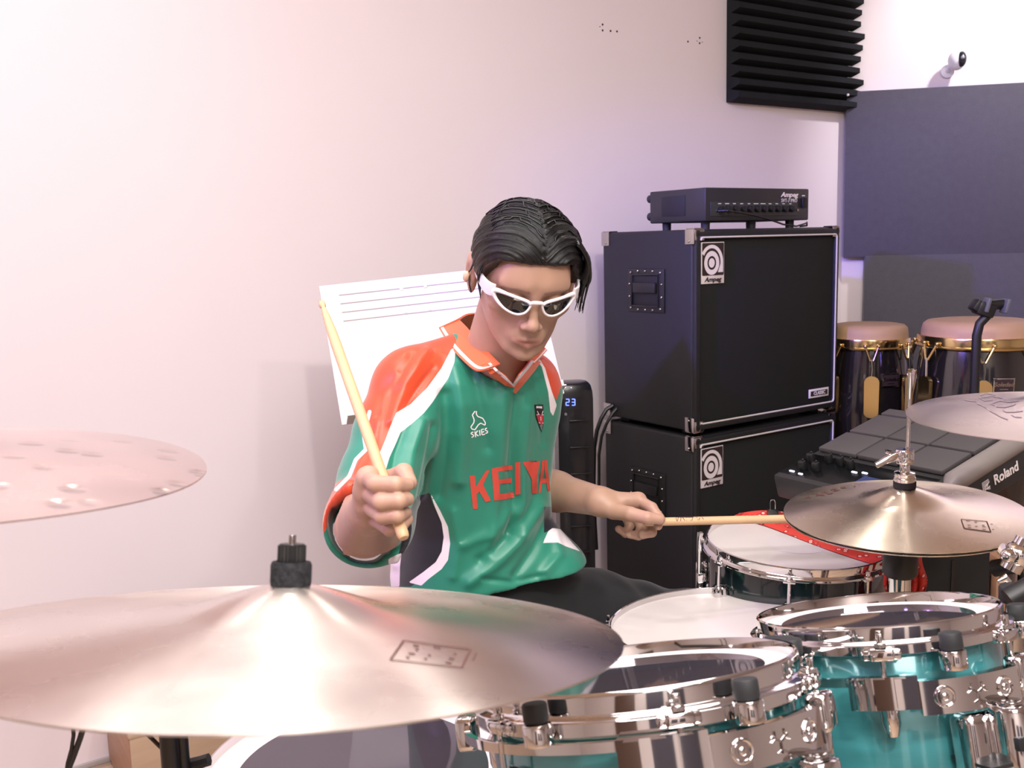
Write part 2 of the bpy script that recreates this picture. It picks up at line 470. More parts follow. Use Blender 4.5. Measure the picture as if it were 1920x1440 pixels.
# dark panels and a door added behind the camera for contrast in chrome reflections
DOORM = mat('door_paint', srgb(92, 70, 58), .5)
mb = MB().box((-0.9, -2.58, 1.02), (.86, .05, 2.04), bev=.004); props(obj('door_1', mb, DOORM), kind='structure')
for i, (x, w) in enumerate(((.35, .7), (1.3, .7))):
    o = thing('felt_panel', ['left grey felt panel on the wall behind the photographer', 'right grey felt panel on the wall behind the photographer'][i], 'wall panel', loc=(x, -2.575, .7))
    obj('panel_board', MB().box((0, 0, .55), (w, .04, 1.1), bev=.004), PANEL, o)

# small dome camera above the panel
p = on_rwall(1793, 118, .0)
Mc = Matrix.Translation(p+Vector((-.012, 0, .0))) @ Matrix.Rotation(YAW2, 4, 'Z')
dome = thing('security_camera', 'small round white wall camera with black face above the felt panel', 'camera', Mc)
WPL = mat('white_plastic', srgb(232, 232, 236), .35)
obj('wall_plate', MB().cyl((-.02, 0, -.03), (-.02, -.012, -.03), .024, bev=.002), WPL, dome)
obj('neck', MB().tube([(-.02, -.01, -.03), (-.015, -.03, -.02), (0, -.045, 0)], .009), WPL, dome)
obj('housing', MB().sphere((0, -.06, 0), .036, n=24, sc=(.85, .9, 1)), WPL, dome)
obj('face', MB().sphere((.012, -.078, 0), .028, n=24, sc=(.62, .75, 1)), mat('gloss_black', srgb(40, 42, 48), .12), dome)
obj('lens', MB().sphere((.012, -.098, .003), .007, n=12), mat('lens_glass', srgb(150, 155, 165), .1), dome)

# ------------------------------------------------------------------ bass speaker cabinets
TOLEX = mat('tolex_black', srgb(24, 24, 27), .55, bump=(900, .35, .001))
GRILLE = mat('grille_cloth', srgb(14, 15, 16), .9, bump=(1500, .3, .0006))
PIPING = mat('piping_white', srgb(205, 198, 195), .6)
CW, CDp, CH = .61, .385, .555
CABM = Matrix.Translation((CAB0.x, CAB0.y, 0)) @ Matrix.Rotation(YAW, 4, 'Z')
def logo_plate(parent, x, z, w, h):
    """badge: outlined plate with a big round letter a and a small script line"""
    T = Matrix.Translation((x, .0025, z)) @ Matrix.Rotation(PI/2, 4, 'X')      # local xy = face plane
    pl = obj('badge', MB().box((w/2, h/2, 0), (w, h, .003), T, bev=.001), WHITE, parent, 'white badge with black square and round letter')
    k = w/.062
    obj('badge_field', MB().prism([(w*.05, h*.20), (w*.95, h*.20), (w*.97, h*.23), (w*.97, h*.96), (w*.95, h*.98), (w*.05, h*.98), (w*.03, h*.96), (w*.03, h*.23)], .0012, T @ Matrix.Translation((0, 0, .0012))), PRINTB, pl)
    def ringpts(cx, cy, ro, ri, a0, a1, n=28, sy=1.0):
        A = [(cx+ro*math.cos(a0+(a1-a0)*i/n), cy+sy*ro*math.sin(a0+(a1-a0)*i/n)) for i in range(n+1)]
        B = [(cx+ri*math.cos(a1+(a0-a1)*i/n), cy+sy*ri*math.sin(a1+(a0-a1)*i/n)) for i in range(n+1)]
        return A+B
    cx, cy = w*.43, h*.50; T2 = T @ Matrix.Translation((0, 0, .0032))
    def strip(poly_outer, name='letter'): pass
    mb = MB()
    n = 40
    def annulus(ro, ri, a0, a1, sy=1.12):
        vs = []
        for i in range(n+1):
            a = a0+(a1-a0)*i/n
            vs.append((mb.bm.verts.new(T2 @ Vector((cx+ro*math.cos(a), cy+sy*ro*math.sin(a), 0))), mb.bm.verts.new(T2 @ Vector((cx+ri*math.cos(a), cy+sy*ri*math.sin(a), 0)))))
        for i in range(n): mb.bm.faces.new((vs[i][0], vs[i+1][0], vs[i+1][1], vs[i][1]))
    annulus(w*.33, w*.19, 0, 2*PI); annulus(w*.13, .0005, 0, 2*PI)
    # outer sweeping stroke of the letter
    pts = []
    for i in range(n+1):
        a = math.radians(150)+(math.radians(-5)-math.radians(150))*i/n
        pts.append(((cx+w*.50*math.cos(a), cy+w*.52*math.sin(a)+h*.03), (cx+w*.385*math.cos(a), cy+w*.44*math.sin(a)+h*.01)))
    pts += [((w*.93, h*.27), (w*.70, h*.27))]
    V = [(mb.bm.verts.new(T2 @ Vector((min(a[0], w*.93), a[1], 0))), mb.bm.verts.new(T2 @ Vector((b[0], b[1], 0)))) for a, b in pts]
    for i in range(len(V)-1): mb.bm.faces.new((V[i][0], V[i+1][0], V[i+1][1], V[i][1]))
    obj('letter_mark', mb, WHITE, pl, smooth=0)
    text('Ampeg', h*.15, T2 @ Matrix.Translation((w*.5, h*.10, 0)), PRINTB, pl, 'script_lettering', bold=.0004, shear=.3, sx=1.3)
def corner_cap(sx, sy, sz, r=.03):
    mb = MB(); t = .0035
    mb.box((sx*r*.55, sy*(-t/2), sz*-r*.5), (r*1.15, t, r), bev=.0015)
    mb.box((sx*(-t/2), sy*r*.55, sz*-r*.65), (t, r*1.15, r*1.35), bev=.0015)
    mb.box((sx*r*.55, sy*r*.55, sz*t/2), (r*1.1, r*1.1, t), bev=.0015)
    mb.sphere((sx*-.0035, sy*r*.62, sz*-r*1.05), .0035, n=8)
    return mb
def make_cabinet(z, label, handle_z):
    t = thing('speaker_cabinet', label, 'speaker', CABM @ Matrix.Translation((0, 0, z)), 'stacked bass cabinets')
    mb = MB().box((CW/2, CDp/2+.004, CH/2), (CW, CDp-.008, CH), bev=.008, seg=3)
    obj('cabinet_body', mb, TOLEX, t)
    fr = .030
    mb = MB()
    for c, s in (((CW/2, .004, fr/2-.002), (CW, .016, fr-.012)), ((CW/2, .004, CH-fr/2+.002), (CW, .016, fr-.012)), ((fr/2-.004, .004, CH/2), (fr-.012, .016, CH)), ((CW-fr/2+.004, .004, CH/2), (fr-.012, .016, CH))):
        mb.box(c, s, bev=.004)
    obj('front_lip', mb, TOLEX, t)
    obj('grille', MB().box((CW/2, .010, CH/2), (CW-.036, .01, CH-.042), bev=.003), GRILLE, t)
    a, b, c0, d = .020, CW-.016, .022, CH-.022; r = .008
    pts = []
    for (x, zz, a0) in ((a+r, c0+r, 180), (b-r, c0+r, 270), (b-r, d-r, 0), (a+r, d-r, 90)):
        for k in range(5):
            if a0 == 180 and k < 2: continue
            an = math.radians(a0+90*k/4); pts.append((x+r*math.cos(an), -.0045, zz+r*math.sin(an)))
    obj('grille_piping', MB().tube(pts, .0026, 8), PIPING, t)
    logo_plate(t, .027, CH-.148, .088, .113)
    for sx, x in ((1, 0), (-1, CW)):
        for sz, zz in ((1, CH), (-1, 0)):
            for sy, y in ((1, 0), (-1, CDp)):
                mb = corner_cap(sx, sy, sz)
                obj('corner_cap', mb, CHROME_D, t).location = (x, y, zz)
    # recessed side handle with its studs, on the left side
    hc = Vector((0, .190, handle_z)); hw, hh = .152, .124
    hn = obj('side_handle', MB().box((-.002, hc.y, hc.z), (.006, hw, hh), bev=.002), BLACK, t)
    obj('handle_cup', MB().box((-.0035, hc.y-.004, hc.z), (.006, hw*.72, hh*.72), bev=.002), mat('cup_black', srgb(12, 12, 14), .6), hn)
    obj('handle_grip', MB().box((-.012, hc.y-.004, hc.z+.008), (.012, hw*.62, .030), bev=.004), BLACK, hn)
    obj('handle_rim', MB().tube([(-.008, hc.y+sy*hw*.36, hc.z+sz*hh*.36) for sy, sz in ((1, 1), (-1, 1), (-1, -1), (1, -1))], .003, 8, closed=True), BLACKM, hn)
    sp_ = []
    for k in range(5):
        yy = hc.y-.062+.031*k; dz = -.004 if k in (0, 4) else 0
        sp_ += [(yy, hc.z+.055+dz), (yy, hc.z-.055-dz)]
    for zz in (-.018, .018): sp_ += [(hc.y-.067, hc.z+zz), (hc.y+.067, hc.z+zz)]
    for yy, zz in sp_: obj('stud', MB().sphere((-.006, yy, zz), .0036, n=8), CHROME_D, hn)
    return t
Z_UP = EYE-.532; GAP = .0155; Z_LO = Z_UP-GAP-CH
cab_up = make_cabinet(Z_UP, 'upper black bass speaker cabinet with white piping, carrying the amplifier head', CH-.168)
cab_lo = make_cabinet(Z_LO, 'lower black bass speaker cabinet, bottom one of the stack on casters', CH-.185)
# classic badge on the upper one
T = Matrix.Translation((CW-.125, .0015, .044)) @ Matrix.Rotation(PI/2, 4, 'X')
cb = obj('classic_badge', MB().box((.045, .011, 0), (.092, .027, .003), T, bev=.0012), WHITE, cab_up, 'small white oblong badge reading CLASSIC')
obj('badge_field', MB().box((.045, .011, .002), (.078, .015, .001), T), PRINTB, cb)
text('CLASSIC', .0145, T @ Matrix.Translation((.045, .011, .0035)), WHITE, cb, bold=.0005)
for x in (.05, CW-.05):
    for y in (.06, CDp-.06): obj('foot', MB().box((x, y, -.0078), (.04, .04, .0154), bev=.003), RUBBER, cab_up)
for x in (.06, CW-.06):
    for y in (.07, CDp-.07):
        c = obj('caster', MB().cyl((x, y-.012, -Z_LO+.032), (x, y+.012, -Z_LO+.032), .032, bev=.004), RUBBER, cab_lo)
        obj('caster_fork', MB().box((x, y-.015, -(Z_LO-.032)/2+.004), (.03, .004, Z_LO-.036), bev=.001).box((x, y+.015, -(Z_LO-.032)/2+.004), (.03, .004, Z_LO-.036), bev=.001).box((x, y, -.004), (.07, .06, .008)), CHROME_D, c)
# draped dark cable bundle at the left side between the cabinets
cbl = thing('speaker_cable', 'thick dark cable looping down the left side of the lower speaker cabinet', 'cable', loc=C(1136, 768, 3.0))
pts = [C(x, y, d) for x, y, d in ((1150, 760, 2.96), (1137, 768, 2.96), (1127, 785, 2.955), (1119, 808, 2.95), (1114, 840, 2.95), (1113, 900, 2.95), (1114, 960, 2.95), (1118, 1030, 2.94))]
obj('cable_jacket', MB().tube(pts, .0065, 8), BLACKM, cbl, world=True)
pts = [C(x+11, y+3, d) for x, y, d in ((1146, 762, 2.95), (1137, 772, 2.94), (1126, 792, 2.94), (1117, 815, 2.94), (1112, 850, 2.94), (1112, 910, 2.94))]
obj('cable_jacket', MB().tube(pts, .005, 8), BLACKM, cbl, world=True)

# ------------------------------------------------------------------ amplifier head
zt = Z_UP+CH
p0 = C(1330, 420, 2.66)
AL, AD, AH = .325, .225, .092
p_l = C(1330, 420, 2.70); 
AM = CABM @ Matrix.Translation((.082, .040, zt+.022))
amp = thing('bass_amplifier', 'compact black bass amplifier head with row of knobs on top of the cabinet stack', 'amplifier', AM)
METB = mat('amp_metal', srgb(36, 35, 40), .42, .0, .6)
obj('case', MB().box((AL/2+.055, AD/2, AH/2), (AL+.11, AD, AH), bev=.004), METB, amp)
AW = AL+.11
obj('side_vent', MB().box((-.0005, AD*.56, AH*.5), (.002, AD*.42, AH*.62), bev=.0005), mat('vent_black', srgb(26, 26, 32), .6), amp)
obj('control_panel', MB().box((AW*.46, -.001, AH*.36), (AW*.84, .003, AH*.42), bev=.001), mat('panel_grey', srgb(62, 64, 64), .45, .4), amp)
for i in range(11):
    x = AW*(.12+.068*i)
    obj('knob', MB().cyl((x, -.002, AH*.36), (x, -.016, AH*.36), .0095 if i not in (0, 3) else .006, .0085, n=16, bev=.001), BLACK, amp)
for i, wd_ in enumerate((.016, .02, .014, .014, .012, .024, .026, .014, .014, .014, .012)):
    obj('knob_legend', MB().box((AW*(.12+.068*i), -.0028, AH*.52), (wd_*.8, .0004, .0022)), WHITE, amp, smooth=0)
TT = Matrix.Translation((AW*.80, -.0006, AH*.80)) @ Matrix.Rotation(PI/2, 4, 'X')
text('Ampeg', .019, TT, WHITE, amp, bold=.0006, shear=.3, sx=1.35)
text('SVT-7 PRO', .0145, TT @ Matrix.Translation((-.002, -.0165, 0)), WHITE, amp, sx=1.05)
obj('power_switch', MB().box((AW*.945, -.003, AH*.55), (.022, .006, .030), bev=.001), BLACK, amp)
obj('switch_legend', MB().box((AW*.94, -.0008, AH*.78), (.014, .0004, .003)), WHITE, amp)
obj('jack_socket', MB().cyl((AW*.10, 0, AH*.30), (AW*.10, -.006, AH*.30), .006, n=12), CHROME_D, amp)
obj('headphone_knob', MB().cyl((AW*.865, 0, AH*.32), (AW*.865, -.008, AH*.32), .004, n=12), CHROME_D, amp)
for x in (.03, AW*.50, AW-.05):
    for y in (.03, AD-.04):
        if x == AW*.50 and y > .1: continue
        obj('foot', MB().cyl((x, y, 0), (x, y, -.022), .013, .012, n=16), RUBBER, amp)
for z in (AH*.78, AH*.22):
    obj('rear_bumper', MB().cyl((.012, AD, z), (.012, AD+.014, z), .012, n=16, bev=.002), RUBBER, amp)
    obj('rear_bumper', MB().cyl((AW-.012, AD, z), (AW-.012, AD+.014, z), .012, n=16, bev=.002), RUBBER, amp)
ac = thing('instrument_cable', 'thin black lead plugged into the amplifier front and trailing over the cabinet top', 'cable', AM)
lp = [(AW*.10, -.006, AH*.30), (AW*.10+.01, -.03, AH*.30), (AW*.22, -.024, AH*.26), (AW*.38, -.020, AH*.17), (AW*.55, -.018, AH*.03), (AW*.70, -.014, -.012), (AW*.85, -.008, -.018), (AW*.97, .0, -.010), (AW*1.04, .02, -.006), (AW*1.07, .03, -.016), (AW*1.08, .06, -.018)]
obj('cable_jacket', MB().tube(lp, .0026, 8), BLACKM, ac)
obj('plug', MB().cyl((AW*.10, -.006, AH*.30), (AW*.10+.008, -.028, AH*.30), .005, n=12), BLACKM, ac)

# ------------------------------------------------------------------ tower heater
hp = C(1076, 715, 2.72)
HM_ = Matrix.Translation((hp.x, hp.y, 0)) @ Matrix.Rotation(math.radians(8), 4, 'Z')
heater = thing('tower_heater', 'slim black tower heater with blue lit digits behind the drummer', 'heater', HM_)
HB = mat('heater_black', srgb(26, 27, 32), .3, 0, .5, coat=.3)
hh = hp.z; a = .052
prof = [(-a, -.03), (a*.15, -.045), (a*.95, -.02), (a, .04), (a*.6, .06), (-a*.8, .06), (-a, .03)]
mb = MB().prism(prof, hh-.02, Matrix.Translation((0, 0, .02)))
top = [v for v in mb.bm.verts if v.co.z > hh-.01]
mb2 = MB(); 
V = []
for z, k in ((.02, 1), (hh-.05, 1), (hh-.028, .97), (hh-.01, .88), (hh-.003, .78), (hh, .6)):
    V.append([mb2.bm.verts.new((x*k, y*k, z)) for x, y in prof])
for j in range(len(V)-1):
    for i in range(len(prof)): mb2.bm.faces.new((V[j][i], V[j][(i+1) % len(prof)], V[j+1][(i+1) % len(prof)], V[j+1][i]))
mb2.bm.faces.new(V[0][::-1]); mb2.bm.faces.new(V[-1]); mb.bm.free()
obj('housing', mb2, HB, heater, smooth=50)
obj('base', MB().cyl((0, .01, 0), (0, .01, .022), .11, .10, n=40, bev=.006), HB, heater)
LED = mat('led_blue', srgb(70, 90, 255), .4, emit=(.10, .16, 1, 1), es=6)
segs = {'2': 'abged', '3': 'abgcd'}
sp = {'a': ((0, 1), (1, 1)), 'b': ((1, 1), (1, 0)), 'c': ((1, 0), (1, -1)), 'd': ((0, -1), (1, -1)), 'e': ((0, 0), (0, -1)), 'g': ((0, 0), (1, 0))}
dm = Matrix.Translation((-.030, -.0345, hh-.052)) @ Matrix.Rotation(math.atan2(-.015, a*1.15), 4, 'Z')
for k, dch in enumerate('23'):
    mb = MB()
    for sg in segs[dch]:
        (x0, y0), (x1, y1) = sp[sg]; w, h2 = .0085, .0085
        mb.cyl((x0*w+k*.016, -.0015, y0*h2), (x1*w+k*.016, -.0015, y1*h2), .0014, n=6)
    obj('lit_digit', mb, LED, heater).matrix_basis = dm
for i in range(9): obj('grille_slat', MB().box((.006, -.046, .15+i*.075), (.06, .004, .004), bev=.001), BLACKM, heater)
obj('button', MB().cyl((-.032, -.036, hh-.085), (-.032, -.039, hh-.085), .004, n=12), mat('button_grey', srgb(120, 120, 130), .4), heater)

# ------------------------------------------------------------------ music stand (pale desk)
DESK = mat('desk_paint', srgb(222, 214, 214), .5)
tl, bl = C(598, 536, 2.20), C(641, 797, 2.06)
xax = Vector((math.cos(math.radians(14)), math.sin(math.radians(14)), .02)).normalized()
zax = (tl-bl); Hd = zax.length; zax.normalize(); xax = (xax-zax*xax.dot(zax)).normalized(); yax = zax.cross(xax)
SM = Matrix((xax, yax, zax)).transposed().to_4x4(); SM.translation = bl
ms = thing('music_stand', 'pale metal music stand with a wide desk behind the drummer\'s shoulder', 'music stand', SM)
Wd = .50
obj('desk', MB().box((Wd/2, .002, Hd/2), (Wd, .004, Hd), bev=.0015), DESK, ms)
obj('desk_lip', MB().box((Wd/2, -.028, .002), (Wd-.02, .06, .004), bev=.0015).box((Wd/2, -.056, .008), (Wd-.03, .003, .014), bev=.001), DESK, ms)
SLOT = mat('desk_slot', srgb(168, 158, 158), .6)
for i in range(4):
    obj('desk_groove', MB().box((Wd/2+.01, -.0006, Hd-.028-.021*i), (Wd-.06, .0016, .0022)), SLOT, ms)
for x, z in ((.18, .030), (.235, .030), (.18, .086), (.235, .086)):
    obj('screw', MB().cyl((x, 0, Hd-z), (x, -.003, Hd-z), .0035, n=12), CHROME_D, ms)
for x in (.018, .06): obj('rivet', MB().sphere((x+.02, -.03, .005), .003, n=8), CHROME_D, ms)
foot = Vector((bl.x+.27, bl.y+.13, 0)); hub = bl+xax*.25+yax*.02+zax*.10
obj('shaft', MB().tube([hub, Vector((foot.x, foot.y, hub.z-.15)), (foot.x, foot.y, .12)], .011, 12), DESK, ms, world=True)
for k in range(3):
    an = math.radians(90+120*k)
    obj('leg', MB().tube([(foot.x, foot.y, .16), (foot.x+.25*math.cos(an), foot.y+.25*math.sin(an), .012)], .009, 10), DESK, ms, world=True)

# ------------------------------------------------------------------ congas
CSH = mat('conga_lacquer', srgb(26, 22, 21), .12, 0, .6, coat=1, noise=(2.2, .15, (6, 6, .4)))
HIDE = mat('conga_hide', srgb(176, 142, 108), .6, noise=(7, .10), bump=(120, .1, .001))
def make_conga(px, pyt, d, R, label, plate_a, lug0):
    p = C(px, pyt, d); hz = p.z
    t = thing('conga', label, 'conga', loc=(p.x, p.y, 0), group='congas by the right wall')
    zt_ = hz
    prof = [(R*.93, zt_-.05), (R*1.0, zt_-.10), (R*1.09, zt_-.22), (R*1.10, zt_-.30), (R*1.0, zt_-.45), (R*.82, zt_-.62), (R*.76, .12), (R*.78, .10), (R*.74, .10)]
    obj('shell', MB().lathe(prof, 64), CSH, t)
    obj('skin', MB().lathe([(0, zt_), (R*.75, zt_-.001), (R*.88, zt_-.004), (R*.945, zt_-.012), (R*.97, zt_-.028), (R*.98, zt_-.05)], 64), HIDE, t)
    obj('rim', MB().lathe([(R*.97, zt_-.042), (R*1.035, zt_-.042), (R*1.045, zt_-.047), (R*1.035, zt_-.068), (R*.99, zt_-.068), (R*.97, zt_-.055)], 64), GOLD, t)
    obj('flesh_hoop', MB().tube([(R*1.05*math.cos(2*PI*i/64), R*1.05*math.sin(2*PI*i/64), zt_-.070) for i in range(64)], .0045, 8, closed=True), GOLD, t)
    for k in range(7):
        an = lug0+k*2*PI/7
        T = Matrix.Rotation(an, 4, 'Z'); rr = R*1.10
        for s in (-1, 1):
            a2 = s*.15
            o1 = (R*1.07*math.cos(a2), R*1.07*math.sin(a2), zt_-.060)
            obj('lug_hook', MB().tube([o1, (R*1.13, s*.004, zt_-.105)], .0032, 8, T).sphere(o1, .0062, T, 10), GOLD, t)
        obj('tension_rod', MB().tube([(R*1.13, 0, zt_-.10), (R*1.14, .002, zt_-.13), (R*1.125, 0, zt_-.17), (R*1.15, 0, zt_-.21)], .0036, 8, T), CHROME_D, t)
        pl = [(x, y) for x, y in [(.022*math.cos(q)*1.0, (.045 if math.sin(q) >= 0 else -.045)+.020*math.sin(q)) for q in [2*PI*i/24 for i in range(24)]]]
        Tp = T @ Matrix.Translation((R*1.105, 0, zt_-.215)) @ Matrix(((0, 0, 1, 0), (1, 0, 0, 0), (0, 1, 0, 0), (0, 0, 0, 1)))
        obj('lug_plate', MB().prism(pl, .012, Tp), GOLD, t)
    an = plate_a; T = Matrix.Rotation(an, 4, 'Z') @ Matrix.Translation((R*1.088, 0, zt_-.165)) @ Matrix(((0, 0, 1, 0), (1, 0, 0, 0), (0, 1, 0, 0), (0, 0, 0, 1))) @ Matrix.Rotation(.06, 4, 'X')
    b = obj('name_badge', MB().box((0, 0, 0), (.056, .042, .006), T, bev=.001), CHROME_D, t, 'black badge with silver border and script')
    obj('badge_field', MB().box((0, 0, .0032), (.049, .034, .001), T), PRINTB, b)
    text('Soledad', .016, T @ Matrix.Translation((0, .003, .0042)), CHROME_D, b, bold=.0003, shear=.25)
    obj('badge_line', MB().box((0, -.010, .0038), (.022, .002, .0006), T), CHROME_D, b)
    # stand ring and legs
    obj('stand_ring', MB().lathe([(R*1.0, .30), (R*1.03, .30), (R*1.03, .33), (R*1.0, .33), (R*1.0, .30)], 40), BLACKM, t)
    for k in range(3):
        an = .3+k*2*PI/3
        obj('leg', MB().tube([(R*1.03*math.cos(an), R*1.03*math.sin(an), .32), (R*1.5*math.cos(an), R*1.5*math.sin(an), .01)], .011, 10), BLACKM, t)
    return t
make_conga(1629, 606, 3.12, .122, 'conga with tan skin half hidden by the speaker cabinet', math.radians(-80), math.radians(-105))
make_conga(1838, 598, 2.78, .158, 'larger conga at the right edge with silver-framed badge', math.radians(-94), math.radians(-111))

# ------------------------------------------------------------------ pole with tablet holder before the larger conga
hp = C(1836, 592, 2.45)
ph = thing('holder_stand', 'black pole stand with a padded clamp holder in front of the larger conga', 'stand', loc=(hp.x, hp.y, 0))
obj('pole', MB().tube([(hp.x-.004, hp.y, .05), (hp.x-.004, hp.y, hp.z-.14), (hp.x-.004, hp.y, hp.z-.05), (hp.x+.002, hp.y, hp.z-.02), (hp.x+.02, hp.y, hp.z)], .0115, 12), BLACK, ph, world=True)
q = C(1845, 580, 2.45)
obj('clamp_head', MB().box((0, 0, 0), (.045, .04, .034), Matrix.Translation(q) @ Matrix.Rotation(.35, 4, 'Y'), bev=.006).box(C(1832, 574, 2.45), (.026, .036, .030), rot=Matrix.Rotation(.6, 4, 'Y'), bev=.005), BLACK, ph, world=True)
obj('holder_arm', MB().cyl(C(1848, 573, 2.45), C(1882, 570, 2.45), .013, n=16), BLACKM, ph, world=True)
for px in (1849, 1885):
    obj('holder_pad', MB().box((0, 0, 0), (.010, .03, .036), Matrix.Translation(C(px, 572 if px < 1860 else 574, 2.44)) @ Matrix.Rotation(.25, 4, 'Y'), bev=.003), mat('pad_grey', srgb(88, 90, 96), .5), ph, world=True)
for k in range(3):
    an = .4+k*2*PI/3
    obj('leg', MB().tube([(hp.x, hp.y, .16), (hp.x+.16*math.cos(an), hp.y+.16*math.sin(an), .01)], .008, 10), BLACK, ph, world=True)

# ------------------------------------------------------------------ electronic sampling pad
A_, B_, C_ = C(1532, 842, 1.95), C(1767, 888, 1.70), C(1675, 769, 2.05)
u_ = (B_-A_); Lu = u_.length; u_.normalize(); v_ = (C_-A_); v_ = v_-u_*v_.dot(u_); Lv = v_.length; v_.normalize(); n_ = u_.cross(v_)
PM = Matrix((u_, v_, n_)).transposed().to_4x4(); PM.translation = A_
pad = thing('sampling_pad', 'dark electronic percussion pad with nine rubber pads behind the hi-hat', 'percussion pad', PM)
PADB = mat('pad_case', srgb(38, 37, 39), .5)
PADR = mat('pad_rubber', srgb(74, 70, 72), .62, bump=(600, .2, .0005))
obj('case', MB().box((Lu/2+.004, Lv/2-.055, -.032), (Lu+.025, Lv+.13, .05), bev=.006), PADB, pad)
EDG = mat('pad_edge_grey', srgb(128, 120, 118), .45)
obj('side_rail', MB().tube([(Lu+.020, -.02, -.020), (Lu+.020, .0, -.012), (Lu+.020, Lv*.5, -.012), (Lu+.020, Lv+.03, -.012)], [.010, .019, .019, .019], 16), EDG, pad)
obj('side_panel', MB().box((Lu+.024, Lv/2-.06, -.048), (.016, Lv+.13, .055), bev=.004), PADB, pad)
rows = [(0, .40), (.415, .84), (.855, 1.0)]
for (a0, a1) in rows:
    for k in range(3):
        x0, x1 = Lu*(k/3)+.002, Lu*((k+1)/3)-.002
        obj('strike_pad', MB().box(((x0+x1)/2, Lv*(a0+a1)/2, -.001), (x1-x0, Lv*(a1-a0)-.004, .010), bev=.0025), PADR, pad)
obj('control_face', MB().box((Lu/2, -.058, -.010), (Lu+.01, .10, .006), Matrix.Rotation(0, 4, 'X'), bev=.002), mat('control_black', srgb(20, 22, 25), .22), pad)
for i, (x, y) in enumerate([(.02, -.04), (.055, -.028), (.085, -.030), (.112, -.033), (.03, -.075), (.06, -.070)]):
    obj('knob', MB().cyl((x, y, -.007), (x, y, .010), .0085, .0075, n=16, bev=.001).sphere((x, y+.004, .0115), .0022, n=8), BLACK, pad)
for x, y, w in [(.135, -.05, .012), (.155, -.045, .012), (.02, -.095, .012), (.045, -.098, .010)]:
    obj('lit_button', MB().box((x, y, -.005), (w, .004, .003), bev=.0005), mat('led_white', srgb(220, 225, 235), .4, emit=(.8, .85, 1, 1), es=1.2), pad)
obj('display', MB().box((.19, -.068, -.0065), (.055, .028, .002)), mat('lcd', srgb(40, 46, 80), .15, emit=(.25, .3, .7, 1), es=.25), pad)
TR = Matrix(((0, 0, 1, Lu+.0335), (1, 0, 0, 0), (0, 1, 0, -.046), (0, 0, 0, 1)))
text('Roland', .026, TR @ Matrix.Translation((.125, 0, 0)), WHITE, pad, bold=.0006)
mb = MB()
for k in range(4):
    o = k*.0022
    mb.tube([(.056+o, -.011+o*.3, .0002), (.056+o, .010-o, .0002), (.074-o*.3, .010-o, .0002), (.076-o*.5, .004, .0002), (.062+o, .001-o*.6, .0002), (.062+o, -.005, .0002), (.076, -.010+o, .0002)], .0005, 4, TR)
obj('brand_mark', mb, WHITE, pad)
cp = A_+u_*(Lu*.55)+v_*(Lv*.4)-n_*.06
obj('stand_post', MB().tube([cp, (cp.x, cp.y, cp.z-.08), (cp.x, cp.y, .1)], .014, 12), BLACKM, pad, world=True)
for k in range(3):
    an = .9+k*2*PI/3
    obj('stand_leg', MB().tube([(cp.x, cp.y, .2), (cp.x+.15*math.cos(an), cp.y+.15*math.sin(an), .01)], .01, 10), BLACKM, pad, world=True)

# ------------------------------------------------------------------ cajon and small stand at the left
WOOD = mat('cajon_wood', srgb(190, 162, 136), .5, noise=(4, .10, (1, 1, 8)))
WOODD = mat('cajon_side', srgb(172, 132, 104), .5, noise=(5, .10, (1, 1, 8)))
c0 = C(240, 1376, 2.02)
KM = Matrix.Translation((c0.x, c0.y, 0)) @ Matrix.Rotation(math.radians(32), 4, 'Z')
caj = thing('cajon', 'light wooden box drum on the floor by the wall', 'box drum', KM)
hz = c0.z
obj('body', MB().box((.15, .15, hz/2+.006), (.30, .30, hz-.012), bev=.004), WOODD, caj)
obj('front_plate', MB().box((.15, -.004, hz/2+.006), (.298, .008, hz-.014), bev=.002), WOOD, caj)
obj('seat_top', MB().box((.15, .145, hz-.006), (.304, .31, .012), bev=.004), WOOD, caj)
for x in (.03, .27):
    for y in (.03, .27): obj('foot', MB().cyl((x, y, 0), (x, y, .014), .014, n=12), RUBBER, caj)
cp = C(313, 1345, 1.12)
st = thing('cymbal_boom_stand', 'black stand with post and tilted boom carrying the large front ride cymbal', 'cymbal stand', loc=(cp.x, cp.y, 0))

